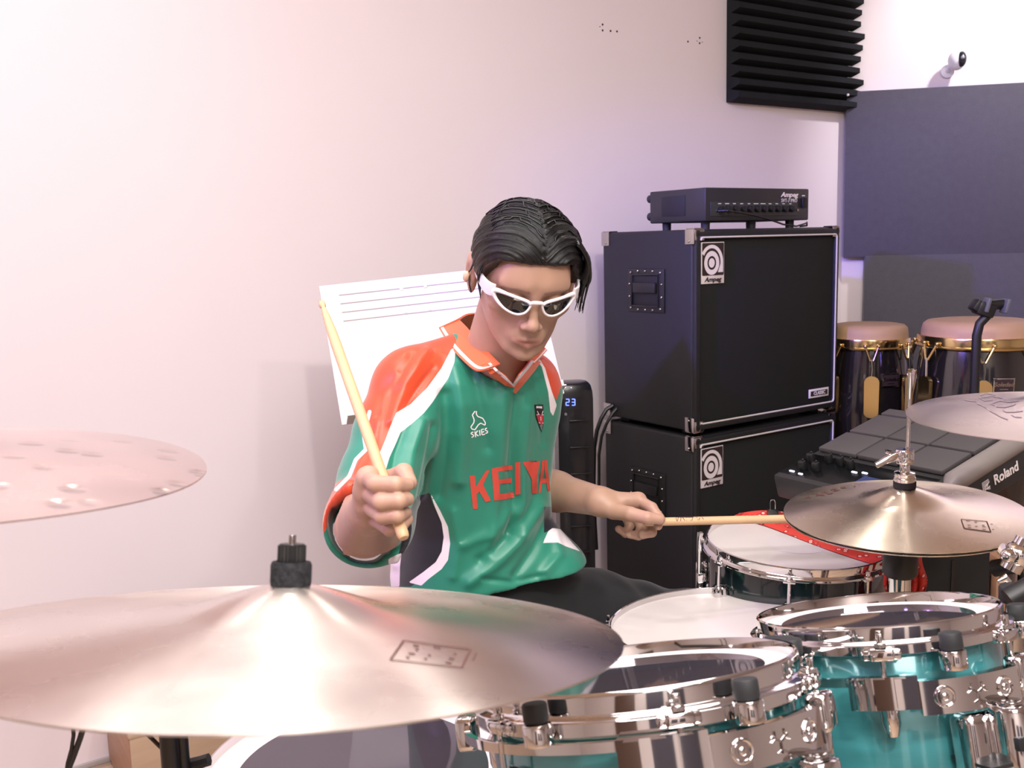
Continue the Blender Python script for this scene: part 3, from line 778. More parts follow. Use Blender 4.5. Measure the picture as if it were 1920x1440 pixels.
# ------------------------------------------------------------------ cymbals
def bronze(name, col, rough, aniso=.75, hammer=.0, ring=.25, blot=.12):
    m = mat(name, col, rough, 1)
    nt = m.node_tree; b = nt.nodes['Principled BSDF']
    b.inputs['Anisotropic'].default_value = aniso; b.inputs['Anisotropic Rotation'].default_value = .25
    tg = nt.nodes.new('ShaderNodeTangent'); tg.direction_type = 'RADIAL'; tg.axis = 'Z'
    nt.links.new(tg.outputs[0], b.inputs['Tangent'])
    tc = nt.nodes.new('ShaderNodeTexCoord')
    sx = nt.nodes.new('ShaderNodeSeparateXYZ'); nt.links.new(tc.outputs['Object'], sx.inputs[0])
    cx = nt.nodes.new('ShaderNodeCombineXYZ'); nt.links.new(sx.outputs[0], cx.inputs[0]); nt.links.new(sx.outputs[1], cx.inputs[1])
    ln = nt.nodes.new('ShaderNodeVectorMath'); ln.operation = 'LENGTH'; nt.links.new(cx.outputs[0], ln.inputs[0])
    n = nt.nodes.new('ShaderNodeTexNoise'); n.noise_dimensions = '1D'; n.inputs['Scale'].default_value = 900; n.inputs['Detail'].default_value = 3
    nt.links.new(ln.outputs['Value'], n.inputs['W'])
    bp = nt.nodes.new('ShaderNodeBump'); bp.inputs['Strength'].default_value = ring; bp.inputs['Distance'].default_value = .0002
    nt.links.new(n.outputs[0], bp.inputs['Height'])
    last = bp
    if hammer:
        v = nt.nodes.new('ShaderNodeTexVoronoi'); v.inputs['Scale'].default_value = 26; nt.links.new(cx.outputs[0], v.inputs[0])
        mr = nt.nodes.new('ShaderNodeMapRange'); mr.inputs['From Max'].default_value = .35; mr.interpolation_type = 'SMOOTHSTEP'; nt.links.new(v.outputs['Distance'], mr.inputs[0])
        b2 = nt.nodes.new('ShaderNodeBump'); b2.inputs['Strength'].default_value = hammer; b2.inputs['Distance'].default_value = .003
        nt.links.new(mr.outputs[0], b2.inputs['Height']); nt.links.new(bp.outputs[0], b2.inputs['Normal']); last = b2
    nt.links.new(last.outputs[0], b.inputs['Normal'])
    n2 = nt.nodes.new('ShaderNodeTexNoise'); n2.inputs['Scale'].default_value = 9; n2.inputs['Detail'].default_value = 5; nt.links.new(tc.outputs['Object'], n2.inputs[0])
    mr2 = nt.nodes.new('ShaderNodeMapRange'); mr2.inputs['From Min'].default_value = .3; mr2.inputs['From Max'].default_value = .7
    mr2.inputs['To Min'].default_value = 1-blot; mr2.inputs['To Max'].default_value = 1+blot*.6; nt.links.new(n2.outputs[0], mr2.inputs[0])
    vm = nt.nodes.new('ShaderNodeVectorMath'); vm.operation = 'SCALE'; vm.inputs[0].default_value = col[:3]; nt.links.new(mr2.outputs[0], vm.inputs['Scale'])
    nt.links.new(vm.outputs[0], b.inputs['Base Color'])
    r3 = nt.nodes.new('ShaderNodeMapRange'); r3.inputs['From Min'].default_value = .3; r3.inputs['From Max'].default_value = .7
    r3.inputs['To Min'].default_value = rough*.85; r3.inputs['To Max'].default_value = rough*1.2; nt.links.new(n2.outputs[0], r3.inputs[0]); nt.links.new(r3.outputs[0], b.inputs['Roughness'])
    return m
def tilt_frame(c, nx, ny):
    n = Vector((nx, ny, 1)).normalized(); x = (Vector((1, 0, 0))-n*n.x).normalized(); y = n.cross(x)
    M = Matrix((x, y, n)).transposed().to_4x4(); M.translation = c; return M
def cym_z(r, R, bell, hb, bow):
    t = r/R
    z = bow*(1-t**1.8)
    q = r/bell
    if q < 1.5: z += hb*(.5+.5*math.cos(PI*q/1.5))**.85
    return z
def cymbal(name, label, c, nx, ny, R, bell, hb, bow, material, wob=0, seed=0):
    M = tilt_frame(c, nx, ny)
    t = thing(name, label, 'cymbal', M)
    n = 128; rs = [.0045]+[bell*q for q in (.2, .4, .6, .75, .87, .95, 1.0, 1.08, 1.18, 1.25)]
    rs += [bell*1.38, bell*1.5]+[bell*1.5+(R-bell*1.5)*k/28 for k in range(1, 29)]
    rnd = random.Random(seed); ph = [rnd.random()*6.28 for _ in range(4)]
    def zz(r, a):
        w = wob*(r/R)**2*(math.sin(2*a+ph[0])+.5*math.sin(3*a+ph[1]))
        return cym_z(r, R, bell, hb, bow)+w
    mb = MB(); bm = mb.bm
    top = [[bm.verts.new((r*math.cos(2*PI*i/n), r*math.sin(2*PI*i/n), zz(r, 2*PI*i/n))) for i in range(n)] for r in rs]
    bot = [[bm.verts.new((r*math.cos(2*PI*i/n), r*math.sin(2*PI*i/n), zz(r, 2*PI*i/n)-.0011)) for i in range(n)] for r in rs]
    for L, fl in ((top, 0), (bot, 1)):
        for j in range(len(rs)-1):
            for i in range(n):
                q = [L[j][i], L[j+1][i], L[j+1][(i+1) % n], L[j][(i+1) % n]]
                bm.faces.new(q[::-1] if fl else q)
    for i in range(n):
        bm.faces.new((top[-1][i], bot[-1][i], bot[-1][(i+1) % n], top[-1][(i+1) % n])); bm.faces.new((top[0][(i+1) % n], bot[0][(i+1) % n], bot[0][i], top[0][i]))
    o = obj('disc', mb, material, t, smooth=60)
    return t, o, M
def bvh_of(o):
    me = o.data; M = wm(o)
    return BVHTree.FromPolygons([M @ v.co for v in me.vertices], [tuple(p.vertices) for p in me.polygons])
def hit(bvh, px, py, off=.0006):
    e = Vector((0, 0, EYE)); d = (C(px, py, 1)-e).normalized()
    loc, nrm, i, dist = bvh.ray_cast(e, d)
    if loc is None: return None
    if nrm.dot(d) > 0: nrm = -nrm
    return loc+nrm*off
def decal(name, bvh, polys, material, parent, off=.0006, sub=3, label=None, kind=None):
    """thin printed shapes laid onto a surface; polys are outlines measured in the photo, each corner dropped onto the surface"""
    bm = bmesh.new()
    for poly in polys:
        vs = [bm.verts.new((x, y, 0)) for x, y in poly]
        f = bm.faces.new(vs)
    bmesh.ops.triangulate(bm, faces=bm.faces[:])
    for _ in range(sub):
        L = [e for e in bm.edges if e.calc_length() > 7]
        if not L: break
        bmesh.ops.subdivide_edges(bm, edges=L, cuts=1); bmesh.ops.triangulate(bm, faces=bm.faces[:])
    bad = []
    for v in bm.verts:
        p = hit(bvh, v.co.x, v.co.y, off)
        if p is None: bad.append(v)
        else: v.co = p
    bmesh.ops.delete(bm, geom=bad, context='VERTS')
    me = bpy.data.meshes.new(name); bm.to_mesh(me); bm.free()
    return obj(name, me, material, parent, label, world=True, smooth=180, kind=kind)
def stroke(pts, w):
    """outline quads for a polyline of width w (pixels)"""
    out = []
    for a, b in zip(pts, pts[1:]):
        dx, dy = b[0]-a[0], b[1]-a[1]; L = math.hypot(dx, dy)+1e-6; nx, ny = -dy/L*w/2, dx/L*w/2
        out.append([(a[0]+nx, a[1]+ny), (b[0]+nx, b[1]+ny), (b[0]-nx, b[1]-ny), (a[0]-nx, a[1]-ny)])
    return out
B1 = bronze('bronze_ride', srgb(240, 230, 222), .28, .88, ring=.35)
B2 = bronze('bronze_hat', srgb(246, 232, 212), .28, .84, ring=.4)
B3 = bronze('bronze_hammered', srgb(226, 208, 204), .24, .35, hammer=.8, ring=.2)
B4 = bronze('bronze_crash', srgb(232, 218, 210), .3, .5, ring=.4)
CINK = mat('cymbal_ink', srgb(80, 48, 44), .6)
def Z(v): return Vector((v[0], v[1], v[2]+EYE))
# large ride in front
ride, ride_o, RM = cymbal('ride_cymbal', 'large bronze ride cymbal with black felt and wing nut in the front left', Z((-.175, .719, -.290)), .051, .203, .254, .058, .017, .020, B1, wob=.0018, seed=3)
FELT = mat('grey_felt', srgb(44, 44, 47), .95, 0, .1, bump=(500, 1, .002), noise=(260, .45))
zc = cym_z(0, .254, .058, .017, .020)
obj('felt_washer', MB().lathe([(.004, zc-.002), (.0150, zc-.002), (.0156, zc+.002), (.0156, zc+.014), (.0145, zc+.0165), (.004, zc+.0165)], 40), FELT, ride)
mb = MB(); prof = []
for i in range(48):
    r = .0108 if i % 2 else .0100
    prof.append((r*math.cos(2*PI*i/48), r*math.sin(2*PI*i/48)))
mb.prism(prof, .0125, Matrix.Translation((0, 0, zc+.0165))); mb.cyl((0, 0, zc+.029), (0, 0, zc+.030), .0095, n=24)
obj('wing_nut', mb, BLACK, ride, 'black ribbed plastic nut')
obj('stand_rod', MB().cyl((0, 0, zc-.06), (0, 0, zc+.037), .0029, n=16, bev=.0005), CHROME_D, ride)
RB = bvh_of(ride_o)
sq = [(757, 1202), (882, 1218), (866, 1253), (732, 1238)]
pol = []
for i in range(4):
    w = 4.0 if i in (1, 3) else 1.6
    pol += stroke([sq[i], sq[(i+1) % 4]], w)
decal('stamped_box', RB, pol, CINK, ride)
pol = []
for x, y, w in [(775, 1211, 10), (779, 1218, 6), (766, 1226, 12), (761, 1233, 7), (813, 1214, 6), (820, 1215, 6), (842, 1235, 10), (836, 1243, 11), (851, 1227, 5), (803, 1229, 5), (795, 1236, 6)]:
    pol += stroke([(x, y), (x+w, y+1.5)], 2.4)
pol += stroke([(893, 1226), (887, 1240)], 2.2)
decal('stamp_lettering', RB, pol, CINK, ride)
# boom stand of the ride (the black post)
below = RM @ Vector((0, 0, -.02)); jt = C(313, 1330, 1.12)
obj('boom_arm', MB().tube([RM @ Vector((0, 0, zc-.06)), RM @ Vector((0, 0, -.045)), RM @ Vector((-.01, .03, -.07)), jt], .0075, 12), BLACKM, st, world=True)
obj('tilter', MB().sphere(RM @ Vector((0, 0, -.04)), .013, n=16), BLACKM, st, world=True)
obj('post', MB().cyl((cp.x, cp.y, .10), jt, .0115, n=20), BLACKM, st, world=True)
obj('post_sleeve', MB().cyl((cp.x+.012, cp.y+.01, .25), (cp.x+.012, cp.y+.01, jt.z-.01), .008, n=16), BLACKM, st, world=True)
for k in range(3):
    an = math.radians(20+120*k)
    obj('leg', MB().tube([(cp.x, cp.y, .30), (cp.x+.30*math.cos(an), cp.y+.30*math.sin(an), .012)], .008, 10), BLACKM, st, world=True)
obj('tray', MB().box(C(275, 1352, 1.13), (.075, .05, .006), bev=.002).box(C(262, 1359, 1.13), (.04, .03, .01), bev=.003), BLACK, st, world=True)
obj('tray_cable', MB().tube([C(250, 1366, 1.13), C(268, 1370, 1.13), C(285, 1385, 1.12), (cp.x-.004, cp.y, C(303, 1412, 1.12).z)], .0024, 8), mat('cable_brown', srgb(60, 44, 38), .5), st, world=True)
obj('bracket', MB().tube([C(318, 1440, 1.14), C(345, 1436, 1.14), C(372, 1430, 1.14), C(392, 1424, 1.14)], .008, 8), BLACK, st, world=True)
for k, (pts, r) in enumerate([([(135, 1310), (136, 1350), (138, 1378), (134, 1405), (127, 1430), (120, 1475)], .0018), ([(170, 1310), (160, 1352), (150, 1385), (139, 1415), (129, 1440), (120, 1480)], .0027)]):
    hc = thing('hanging_cable', ['thin black cable hanging below the left edge of the ride cymbal', 'thicker black cable hanging right beside the thin one under the ride cymbal'][k], 'cable', loc=C(pts[-1][0], pts[-1][1], .95))
    P = [C(x, y, .95) for x, y in pts]; P += [Vector((P[-1].x-.02, P[-1].y, .3)), Vector((P[-1].x-.03, P[-1].y+.05, .006)), Vector((P[-1].x-.2, P[-1].y+.2, .006))]
    obj('cable_jacket', MB().tube([C(pts[0][0]+4, pts[0][1]-60, .95)]+P, r*1.15, 8), BLACKM, hc, world=True)

# left hammered cymbal
lc, lco, LM = cymbal('crash_cymbal', 'hammered bronze cymbal cut off by the left edge of the picture', Z((-.492, .795, -.173)), .06, .044, .2286, .05, .016, .022, B3, wob=.002, seed=5)
jx = LM @ Vector((0, 0, -.03)); b0 = Vector((-.78, .95, 0))
s2 = thing('cymbal_stand', 'chrome cymbal stand of the hammered cymbal, out of frame at left', 'cymbal stand', loc=b0)
obj('boom_arm', MB().tube([LM @ Vector((0, 0, .05)), jx, Vector((-.66, .87, .93)), Vector((b0.x, b0.y, .88))], .007, 10), CHROME_D, s2, world=True)
obj('post', MB().cyl((b0.x, b0.y, .1), (b0.x, b0.y, .9), .012, n=16), CHROME_D, s2, world=True)
for k in range(3):
    an = math.radians(30+120*k)
    obj('leg', MB().tube([(b0.x, b0.y, .3), (b0.x+.28*math.cos(an), b0.y+.28*math.sin(an), .012)], .008, 10), CHROME_D, s2, world=True)
obj('wing_nut', MB().cyl((0, 0, .036), (0, 0, .055), .010, n=16), BLACK, lc)

# right crash, cut by the right edge
rp = C(2004, 776, 1.30)
rc, rco, QM = cymbal('crash_cymbal', 'pale crash cymbal with faded scribbled lettering at the right edge', rp, -.03, .008, .2032, .05, .014, .018, B4, wob=.001, seed=9)
QB = bvh_of(rco); pol = []
for pts in [[(1838, 742), (1850, 738), (1866, 741), (1850, 745), (1836, 746), (1846, 752), (1862, 750)], [(1862, 744), (1876, 746), (1886, 749), (1872, 753), (1858, 757), (1866, 761)], [(1876, 752), (1890, 754), (1910, 752)], [(1868, 763), (1884, 764), (1900, 760), (1905, 757)], [(1880, 769), (1886, 773), (1902, 773), (1918, 771)], [(1808, 750), (1818, 752), (1830, 753)], [(1832, 757), (1842, 761), (1850, 766)], [(1855, 770), (1866, 776), (1876, 782), (1890, 787)], [(1896, 778), (1903, 782), (1916, 783)]]:
    pol += stroke(pts, 1.5)
decal('scribbled_lettering', QB, pol, mat('faded_ink', srgb(128, 112, 124), .6), rc)
s3b = Vector((.98, 1.45, 0))
s3 = thing('cymbal_stand', 'chrome stand of the right crash cymbal, outside the right edge', 'cymbal stand', loc=s3b)
obj('boom_arm', MB().tube([QM @ Vector((0, 0, .045)), QM @ Vector((0, 0, -.03)), Vector((.86, 1.40, .92)), Vector((s3b.x, s3b.y, .85))], .007, 10), CHROME_D, s3, world=True)
obj('post', MB().cyl((s3b.x, s3b.y, .1), (s3b.x, s3b.y, .88), .012, n=16), CHROME_D, s3, world=True)
for k in range(3):
    an = math.radians(30+120*k)
    obj('leg', MB().tube([(s3b.x, s3b.y, .3), (s3b.x+.28*math.cos(an), s3b.y+.28*math.sin(an), .012)], .008, 10), CHROME_D, s3, world=True)

# hi-hat
HHc = Z((.594, 1.461, -.423))
hat, hat_o, HM2 = cymbal('hi_hat', 'pair of bronze hi-hat cymbals on a chrome rod at the right', HHc, -.041, -.036, .178, .046, .016, .026, B2, wob=.0008, seed=2)
o = obj('bottom_disc', MB().lathe([(.005, -.035), (.03, -.035), (.046, -.026), (.09, -.016), (.14, -.008), (.178, -.0035), (.178, -.0048), (.14, -.0095), (.09, -.0175), (.046, -.0275), (.03, -.0365), (.005, -.0365)], 96), B2, hat)
zc = cym_z(0, .178, .046, .016, .026)
obj('clutch_felt', MB().lathe([(.003, zc-.001), (.0165, zc-.001), (.0165, zc+.008), (.003, zc+.008)], 32), mat('black_felt', srgb(28, 28, 30), .95), hat)
obj('clutch', MB().lathe([(.003, zc+.008), (.0155, zc+.008), (.016, zc+.010), (.016, zc+.014), (.0145, zc+.015), (.0150, zc+.016), (.0150, zc+.022), (.0085, zc+.0235), (.0075, zc+.026), (.0075, zc+.036), (.013, zc+.037), (.0135, zc+.039), (.0135, zc+.056), (.012, zc+.058), (.003, zc+.058)], 40), CHROME, hat)
obj('clutch_wing_screw', MB().tube([(-.010, 0, zc+.050), (-.020, -.002, zc+.047), (-.032, -.003, zc+.043), (-.043, -.004, zc+.038)], [.006, .0075, .006, .004], 12).cyl((-.045, -.004, zc+.037), (-.038, -.004, zc+.040), .005, n=10).tube([(-.012, 0, zc+.050), (-.022, .012, zc+.052), (-.020, .018, zc+.052)], [.004, .0035, .003], 8), CHROME, hat)
top_px = C(1706, 698, 1.461)
obj('pull_rod', MB().cyl((0, 0, -.10), HM2.inverted() @ top_px, .0032, n=16), CHROME, hat)
# hi-hat stand
hb = Vector((HHc.x-.004, HHc.y, 0))
hs = thing('hi_hat_stand', 'chrome hi-hat stand tube with black seat cup under the hi-hat', 'cymbal stand', loc=hb)
obj('seat_cup', MB().lathe([(.004, HHc.z-.052), (.024, HHc.z-.052), (.026, HHc.z-.060), (.026, HHc.z-.094), (.022, HHc.z-.10), (.01, HHc.z-.10)], 32), BLACK, hs)
obj('upper_tube', MB().cyl((0, 0, .30), (0, 0, HHc.z-.098), .0165, n=32), CHROME, hs)
obj('lower_tube', MB().cyl((0, 0, .05), (0, 0, .42), .0165, n=32), CHROME, hs)
for k in range(3):
    an = math.radians(80+120*k)
    obj('leg', MB().tube([(0, 0, .30), (.27*math.cos(an), .27*math.sin(an), .012)], .008, 10), CHROME_D, hs)
obj('pedal', MB().box((0, -.18, .03), (.09, .26, .012), bev=.004, rot=Matrix.Rotation(.12, 4, 'X')), CHROME_D, hs)
# lettering on the hi-hat top
HB2 = bvh_of(hat_o); pol = []
def letters(seq, w=1.7):
    out = []
    for pts in seq: out += stroke(pts, w)
    return out
pol = letters([[(1507, 934), (1517, 932)], [(1517, 932), (1520, 935)], [(1516, 930), (1517, 932)], [(1530, 930), (1542, 926), (1546, 930)], [(1530, 926), (1544, 929)], [(1545, 922), (1553, 925), (1561, 926)], [(1552, 927), (1562, 924)], [(1557, 919), (1567, 917), (1572, 921)], [(1563, 921), (1575, 919)], [(1576, 915), (1586, 915)], [(1582, 912), (1584, 917)], [(1601, 912), (1604, 913)]])
decal('rim_lettering', HB2, pol, CINK, hat)
sq = [(1802, 974), (1850, 978), (1858, 998), (1808, 991)]; pol = []
for i in range(4): pol += stroke([sq[i], sq[(i+1) % 4]], 1.5 if i != 0 else .9)
for x, y, w in [(1811, 977, 7), (1814, 985, 6), (1815, 989, 6), (1841, 985, 5), (1842, 988, 6), (1842, 993, 6), (1827, 979, 5), (1828, 987, 5), (1857, 983, 4), (1860, 993, 4)]: pol += stroke([(x, y), (x+w, y+.6)], .9)
decal('stamped_box', HB2, pol, CINK, hat)

# ------------------------------------------------------------------ drums
TEAL = mat('teal_lacquer', srgb(72, 146, 152), .14, .25, .6, coat=1, noise=(4, .30, (1, 1, 9)))
DARKG = mat('dark_green_lacquer', srgb(18, 32, 34), .12, 0, .6, coat=1)
INNER = mat('shell_inside', srgb(150, 110, 84), .6)
HEADW = mat('drumhead_white', srgb(206, 198, 196), .38, 0, .45, bump=(900, .12, .0004))
FROST = mat('head_frosted_ring', srgb(224, 214, 214), .30, 0, .5)
CLR = bpy.data.materials.new('head_clear_film'); CLR.use_nodes = True
nt = CLR.node_tree; nt.nodes.clear()
ou = nt.nodes.new('ShaderNodeOutputMaterial'); mx = nt.nodes.new('ShaderNodeMixShader'); fr = nt.nodes.new('ShaderNodeFresnel'); fr.inputs[0].default_value = 1.9
gl = nt.nodes.new('ShaderNodeBsdfGlossy'); gl.inputs['Roughness'].default_value = .04; gl.inputs[0].default_value = (.92, .90, .95, 1)
mx2 = nt.nodes.new('ShaderNodeMixShader'); tr = nt.nodes.new('ShaderNodeBsdfTransparent'); tr.inputs[0].default_value = (.8, .78, .84, 1)
df = nt.nodes.new('ShaderNodeBsdfDiffuse'); df.inputs[0].default_value = srgb(96, 90, 100); mx2.inputs[0].default_value = .35
nt.links.new(tr.outputs[0], mx2.inputs[1]); nt.links.new(df.outputs[0], mx2.inputs[2])
nt.links.new(fr.outputs[0], mx.inputs[0]); nt.links.new(mx2.outputs[0], mx.inputs[1]); nt.links.new(gl.outputs[0], mx.inputs[2]); nt.links.new(mx.outputs[0], ou.inputs[0])
def arc_box(mb, r0, r1, z0, z1, a0, a1, n=24, zs=0):
    """curved bar between radii and heights; zs bends it down towards the a0 end"""
    rings = []
    for i in range(n+1):
        a = a0+(a1-a0)*i/n; dz = zs*(1-i/n)
        rings.append([mb.bm.verts.new((r*math.cos(a), r*math.sin(a), z+dz)) for r, z in ((r0, z0), (r1, z0), (r1, z1), (r0, z1))])
    for i in range(n):
        for j in range(4): mb.bm.faces.new((rings[i][j], rings[i][(j+1) % 4], rings[i+1][(j+1) % 4], rings[i+1][j]))
    mb.bm.faces.new(rings[0]); mb.bm.faces.new(rings[-1][::-1])
    return mb
def rad(a, r, z): return Matrix.Rotation(a, 4, 'Z') @ Matrix.Translation((r, 0, z))
def drum(name, label, cat, M, R, depth, shellm, nlug, lug0, head='clear', heavy=False, group=None, hoop='cast', hs=1):
    """local origin: centre of the top rim plane, R = radius of the rim edge"""
    rs = R-.005
    B = M @ Matrix.Translation((0, 0, -depth)); t = thing(name, label, cat, B, group)
    H = depth
    obj('shell', MB().lathe([(rs, .02), (rs, H-.018), (rs-.003, H-.0135), (rs-.006, H-.018), (rs-.006, .02), (rs-.003, .014), (rs, .02)], 96), shellm, t)
    obj('shell_lining', MB().lathe([(rs-.0065, .03), (rs-.0065, H-.03)], 96), INNER, t)
    if hoop == 'cast':
        pr = [(R-.0035, -.014), (R-.0025, -.003), (R-.002, 0), (R, .0006), (R+.0015, -.0008), (R+.0018, -.003), (R+.0014, -.016), (R+.004, -.0185), (R+.0095, -.0195), (R+.011, -.021), (R+.011, -.0315), (R+.009, -.033), (R+.003, -.0325), (R-.0025, -.024), (R-.0035, -.014)]
    else:
        pr = [(R-.004, -.013), (R-.003, -.001), (R-.0015, .0005), (R+.001, -.0005), (R+.0012, -.002), (R+.0005, -.014), (R+.002, -.016), (R+.009, -.018), (R+.0095, -.021), (R+.0085, -.0225), (R+.001, -.020), (R-.004, -.013)]
    obj('hoop', MB().lathe([(r, H+z*hs) for r, z in pr], 128), CHROME, t)
    obj('bottom_hoop', MB().lathe([(r, -z) for r, z in pr][::-1], 96), CHROME, t)
    if head == 'clear':
        obj('head_ring', MB().lathe([(R*.80, H-.0118), (R-.0032, H-.0118)], 96), FROST, t, 'white frosted outer ring of the drumhead')
        obj('head_film', MB().lathe([(0, H-.0120), (R*.4, H-.0120), (R*.801, H-.0120)], 96), CLR, t, 'clear glossy middle of the drumhead')
    else:
        obj('drumhead', MB().lathe([(0, H-.0105), (R*.5, H-.0105), (R-.0032, H-.0105)], 96), HEADW, t)
        if head == 'dot': obj('head_dot', MB().lathe([(0, H-.0101), (R*.34, H-.0101)], 48), mat('head_dot', srgb(204, 196, 198), .4), t)
    obj('bottom_head', MB().lathe([(0, .012), (rs-.002, .012)], 64), HEADW, t)
    for k in range(nlug):
        an = lug0+2*PI*k/nlug
        mb = MB()
        if hoop == 'cast':
            mb.box((.0, 0, 0), (.014, .026, .013), rad(an, R+.014, H-.026), bev=.003)
            mb.box((.0, 0, 0), (.012, .040, .011), rad(an, R+.010, H-.027), bev=.003)
        else: mb.box((0, 0, 0), (.012, .022, .006), rad(an, R+.010, H-.021), bev=.002)
        obj('hoop_ear', mb, CHROME, t)
        Tm = Matrix.Rotation(an, 4, 'Z'); x = R+.014 if hoop == 'cast' else R+.012
        rd = obj('tension_rod', MB().cyl((x, 0, H-.090), (x, 0, H-.014), .0029, n=12, T=Tm).cyl((x, 0, H-.019), (x, 0, H-.0155), .0062, n=16, T=Tm).box((x, 0, H-.010), (.0062, .0062, .011), Tm, bev=.001), CHROME, t)
        lb = MB().tube([(x, 0, H-.064), (x, 0, H-.070), (x-.001, 0, H-.095), (x-.004, 0, H-.108)], [.0055, .0095, .0098, .007], 18, Tm)
        lb.box((x-.010, 0, H-.084), (.014, .020, .040), Tm, bev=.005)
        obj('lug', lb, CHROME, t)
    if heavy: heavy(t, R, H)
    return t
def suspension(blk_angles, plate_a, band=(-165, -20), dz=0):
    def f(t, R, H):
        H = H+dz
        mb = MB(); r0 = R+.018
        arc_box(mb, r0, r0+.006, H-.056, H-.047, math.radians(band[0]), math.radians(plate_a-24), 40, zs=-.006)
        obj('suspension_bar', mb, CHROME, t)
        # wide cast bracket with embossed plate
        mb = MB(); arc_box(mb, r0-.002, r0+.010, H-.080, H-.047, math.radians(plate_a-44), math.radians(plate_a-20), 10)
        for k in range(3): arc_box(mb, r0+.008, r0+.015, H-.078, H-.048, math.radians(plate_a-42+k*7), math.radians(plate_a-38+k*7), 4)
        obj('bracket_block', mb, CHROME, t)
        mb = MB(); arc_box(mb, r0+.002, r0+.014, H-.086, H-.052, math.radians(plate_a-20), math.radians(plate_a+20), 20)
        pl = obj('emblem_plate', mb, CHROME, t)
        zc_ = H-.069; rr = r0+.0145
        for da in (-12, 12):
            Tm = Matrix.Rotation(math.radians(plate_a+da), 4, 'Z') @ Matrix.Translation((rr, 0, zc_)) @ Matrix.Rotation(PI/2, 4, 'Y')
            obj('emblem_ring', MB().tube([(.0095*math.cos(2*PI*i/24), .0095*math.sin(2*PI*i/24), 0) for i in range(24)], .0016, 8, Tm, closed=True).sphere((0, 0, 0), .0042, Tm, 12, (1, 1, .5)), CHROME, pl)
        Tm = Matrix.Rotation(math.radians(plate_a), 4, 'Z') @ Matrix.Translation((rr, 0, zc_)) @ Matrix.Rotation(PI/2, 4, 'Y') @ Matrix.Rotation(PI/2, 4, 'Z')
        mb = MB()
        for k in range(3):
            a = math.radians(30+120*k)
            mb.tube([(0, 0, 0), (.010*math.cos(a), .010*math.sin(a), 0)], .0013, 6, Tm)
            mb.tube([(.011*math.cos(a-.5), .011*math.sin(a-.5), 0), (.007*math.cos(a), .007*math.sin(a), 0), (.011*math.cos(a+.5), .011*math.sin(a+.5), 0)], .0011, 6, Tm)
        obj('emblem_mark', mb, CHROME_D, pl)
        # end blocks
        for a in (plate_a+26, band[0]+2):
            obj('end_block', MB().box((0, 0, 0), (.022, .030, .036), rad(math.radians(a), r0+.006, H-.062), bev=.006, seg=3), CHROME, t)
        # rubber isolators
        H = H-dz*.4
        for a in blk_angles:
            x = R+.0215
            Tm = Matrix.Rotation(math.radians(a), 4, 'Z')
            obj('rubber_isolator', MB().cyl((x, 0, H-.026), (x, 0, H-.008), .0115, .0115, n=28, T=Tm, bev=.0025), RUBBER, t)
            obj('isolator_seat', MB().cyl((x, 0, H-.046), (x, 0, H-.026), .0135, .0135, n=24, T=Tm, bev=.002), CHROME, t)
        # clamp below the plate
        Tc = rad(math.radians(plate_a+5), r0+.010, H-.130)
        cl = obj('mount_clamp', MB().box((-.012, 0, -.004), (.034, .066, .088), Tc, bev=.010, seg=3), CHROME, t)
        obj('clamp_barrel', MB().cyl((.012, .014, -.044), (.012, .014, .046), .021, n=32, T=Tc, bev=.005), CHROME, cl)
        obj('clamp_cap', MB().cyl((.012, .014, .046), (.012, .014, .050), .013, n=24, T=Tc, bev=.001), CHROME_D, cl)
        obj('clamp_slot', MB().box((.010, .014, .012), (.048, .030, .014), Tc, bev=.002).box((-.004, 0, -.008), (.056, .060, .0035), Tc), mat('slot_dark', srgb(34, 34, 36), .4), cl)
        obj('clamp_screw', MB().cyl((.030, -.006, -.030), (.046, -.006, -.030), .009, n=8, T=Tc, bev=.001), CHROME, cl)
        ws = wm(t) @ Tc @ Vector((.012, .014, -.04))
        obj('mount_rod', MB().tube([ws, Vector((ws.x, ws.y, ws.z-.10)), Vector((ws.x, ws.y, .02))], .0095, 12), CHROME_D, t, world=True)
        obj('mount_foot', MB().cyl((ws.x, ws.y, 0), (ws.x, ws.y, .03), .10, .03, n=24), CHROME_D, t, world=True)
    return f
d2 = math.radians
tomR = drum('rack_tom', 'smaller teal rack tom at the right with chrome hoop and clear head', 'drum', tilt_frame(Z((.423, 1.119, -.440)), -.086, .261), .136, .22, TEAL, 6, d2(-109), heavy=suspension([-154, -144, -83, -10], -78, (-186, -20)), hs=.88, group='teal rack toms')
tomL = drum('rack_tom', 'larger teal rack tom partly under the ride cymbal, chrome hoop and clear head', 'drum', tilt_frame(Z((.122, .975, -.437)), -.11, .303), .162, .24, TEAL, 6, d2(-86), heavy=suspension([-127, -66, 20], -60, (-190, -20), dz=.012), hs=1.1, group='teal rack toms')
snare = drum('snare_drum', 'main snare drum with coated white head behind the rack toms', 'drum', tilt_frame(Z((.338, 1.588, -.639)), -.05, .05), .184, .16, CHROME_D, 8, d2(-70), head='white', hoop='flanged')
side = drum('snare_drum', 'dark green side snare with white head and red bandana over its far edge', 'drum', tilt_frame(Z((.537, 1.822, -.573)), .016, -.025), .170, .15, DARKG, 8, d2(-65), head='dot', hoop='flanged')
floor_t = drum('floor_tom', 'floor tom with chrome hoop and glossy head underneath the ride cymbal', 'drum', tilt_frame(Z((-.212, 1.229, -.679)), 0, 0), .21, .40, TEAL, 8, d2(-70), head='clear')
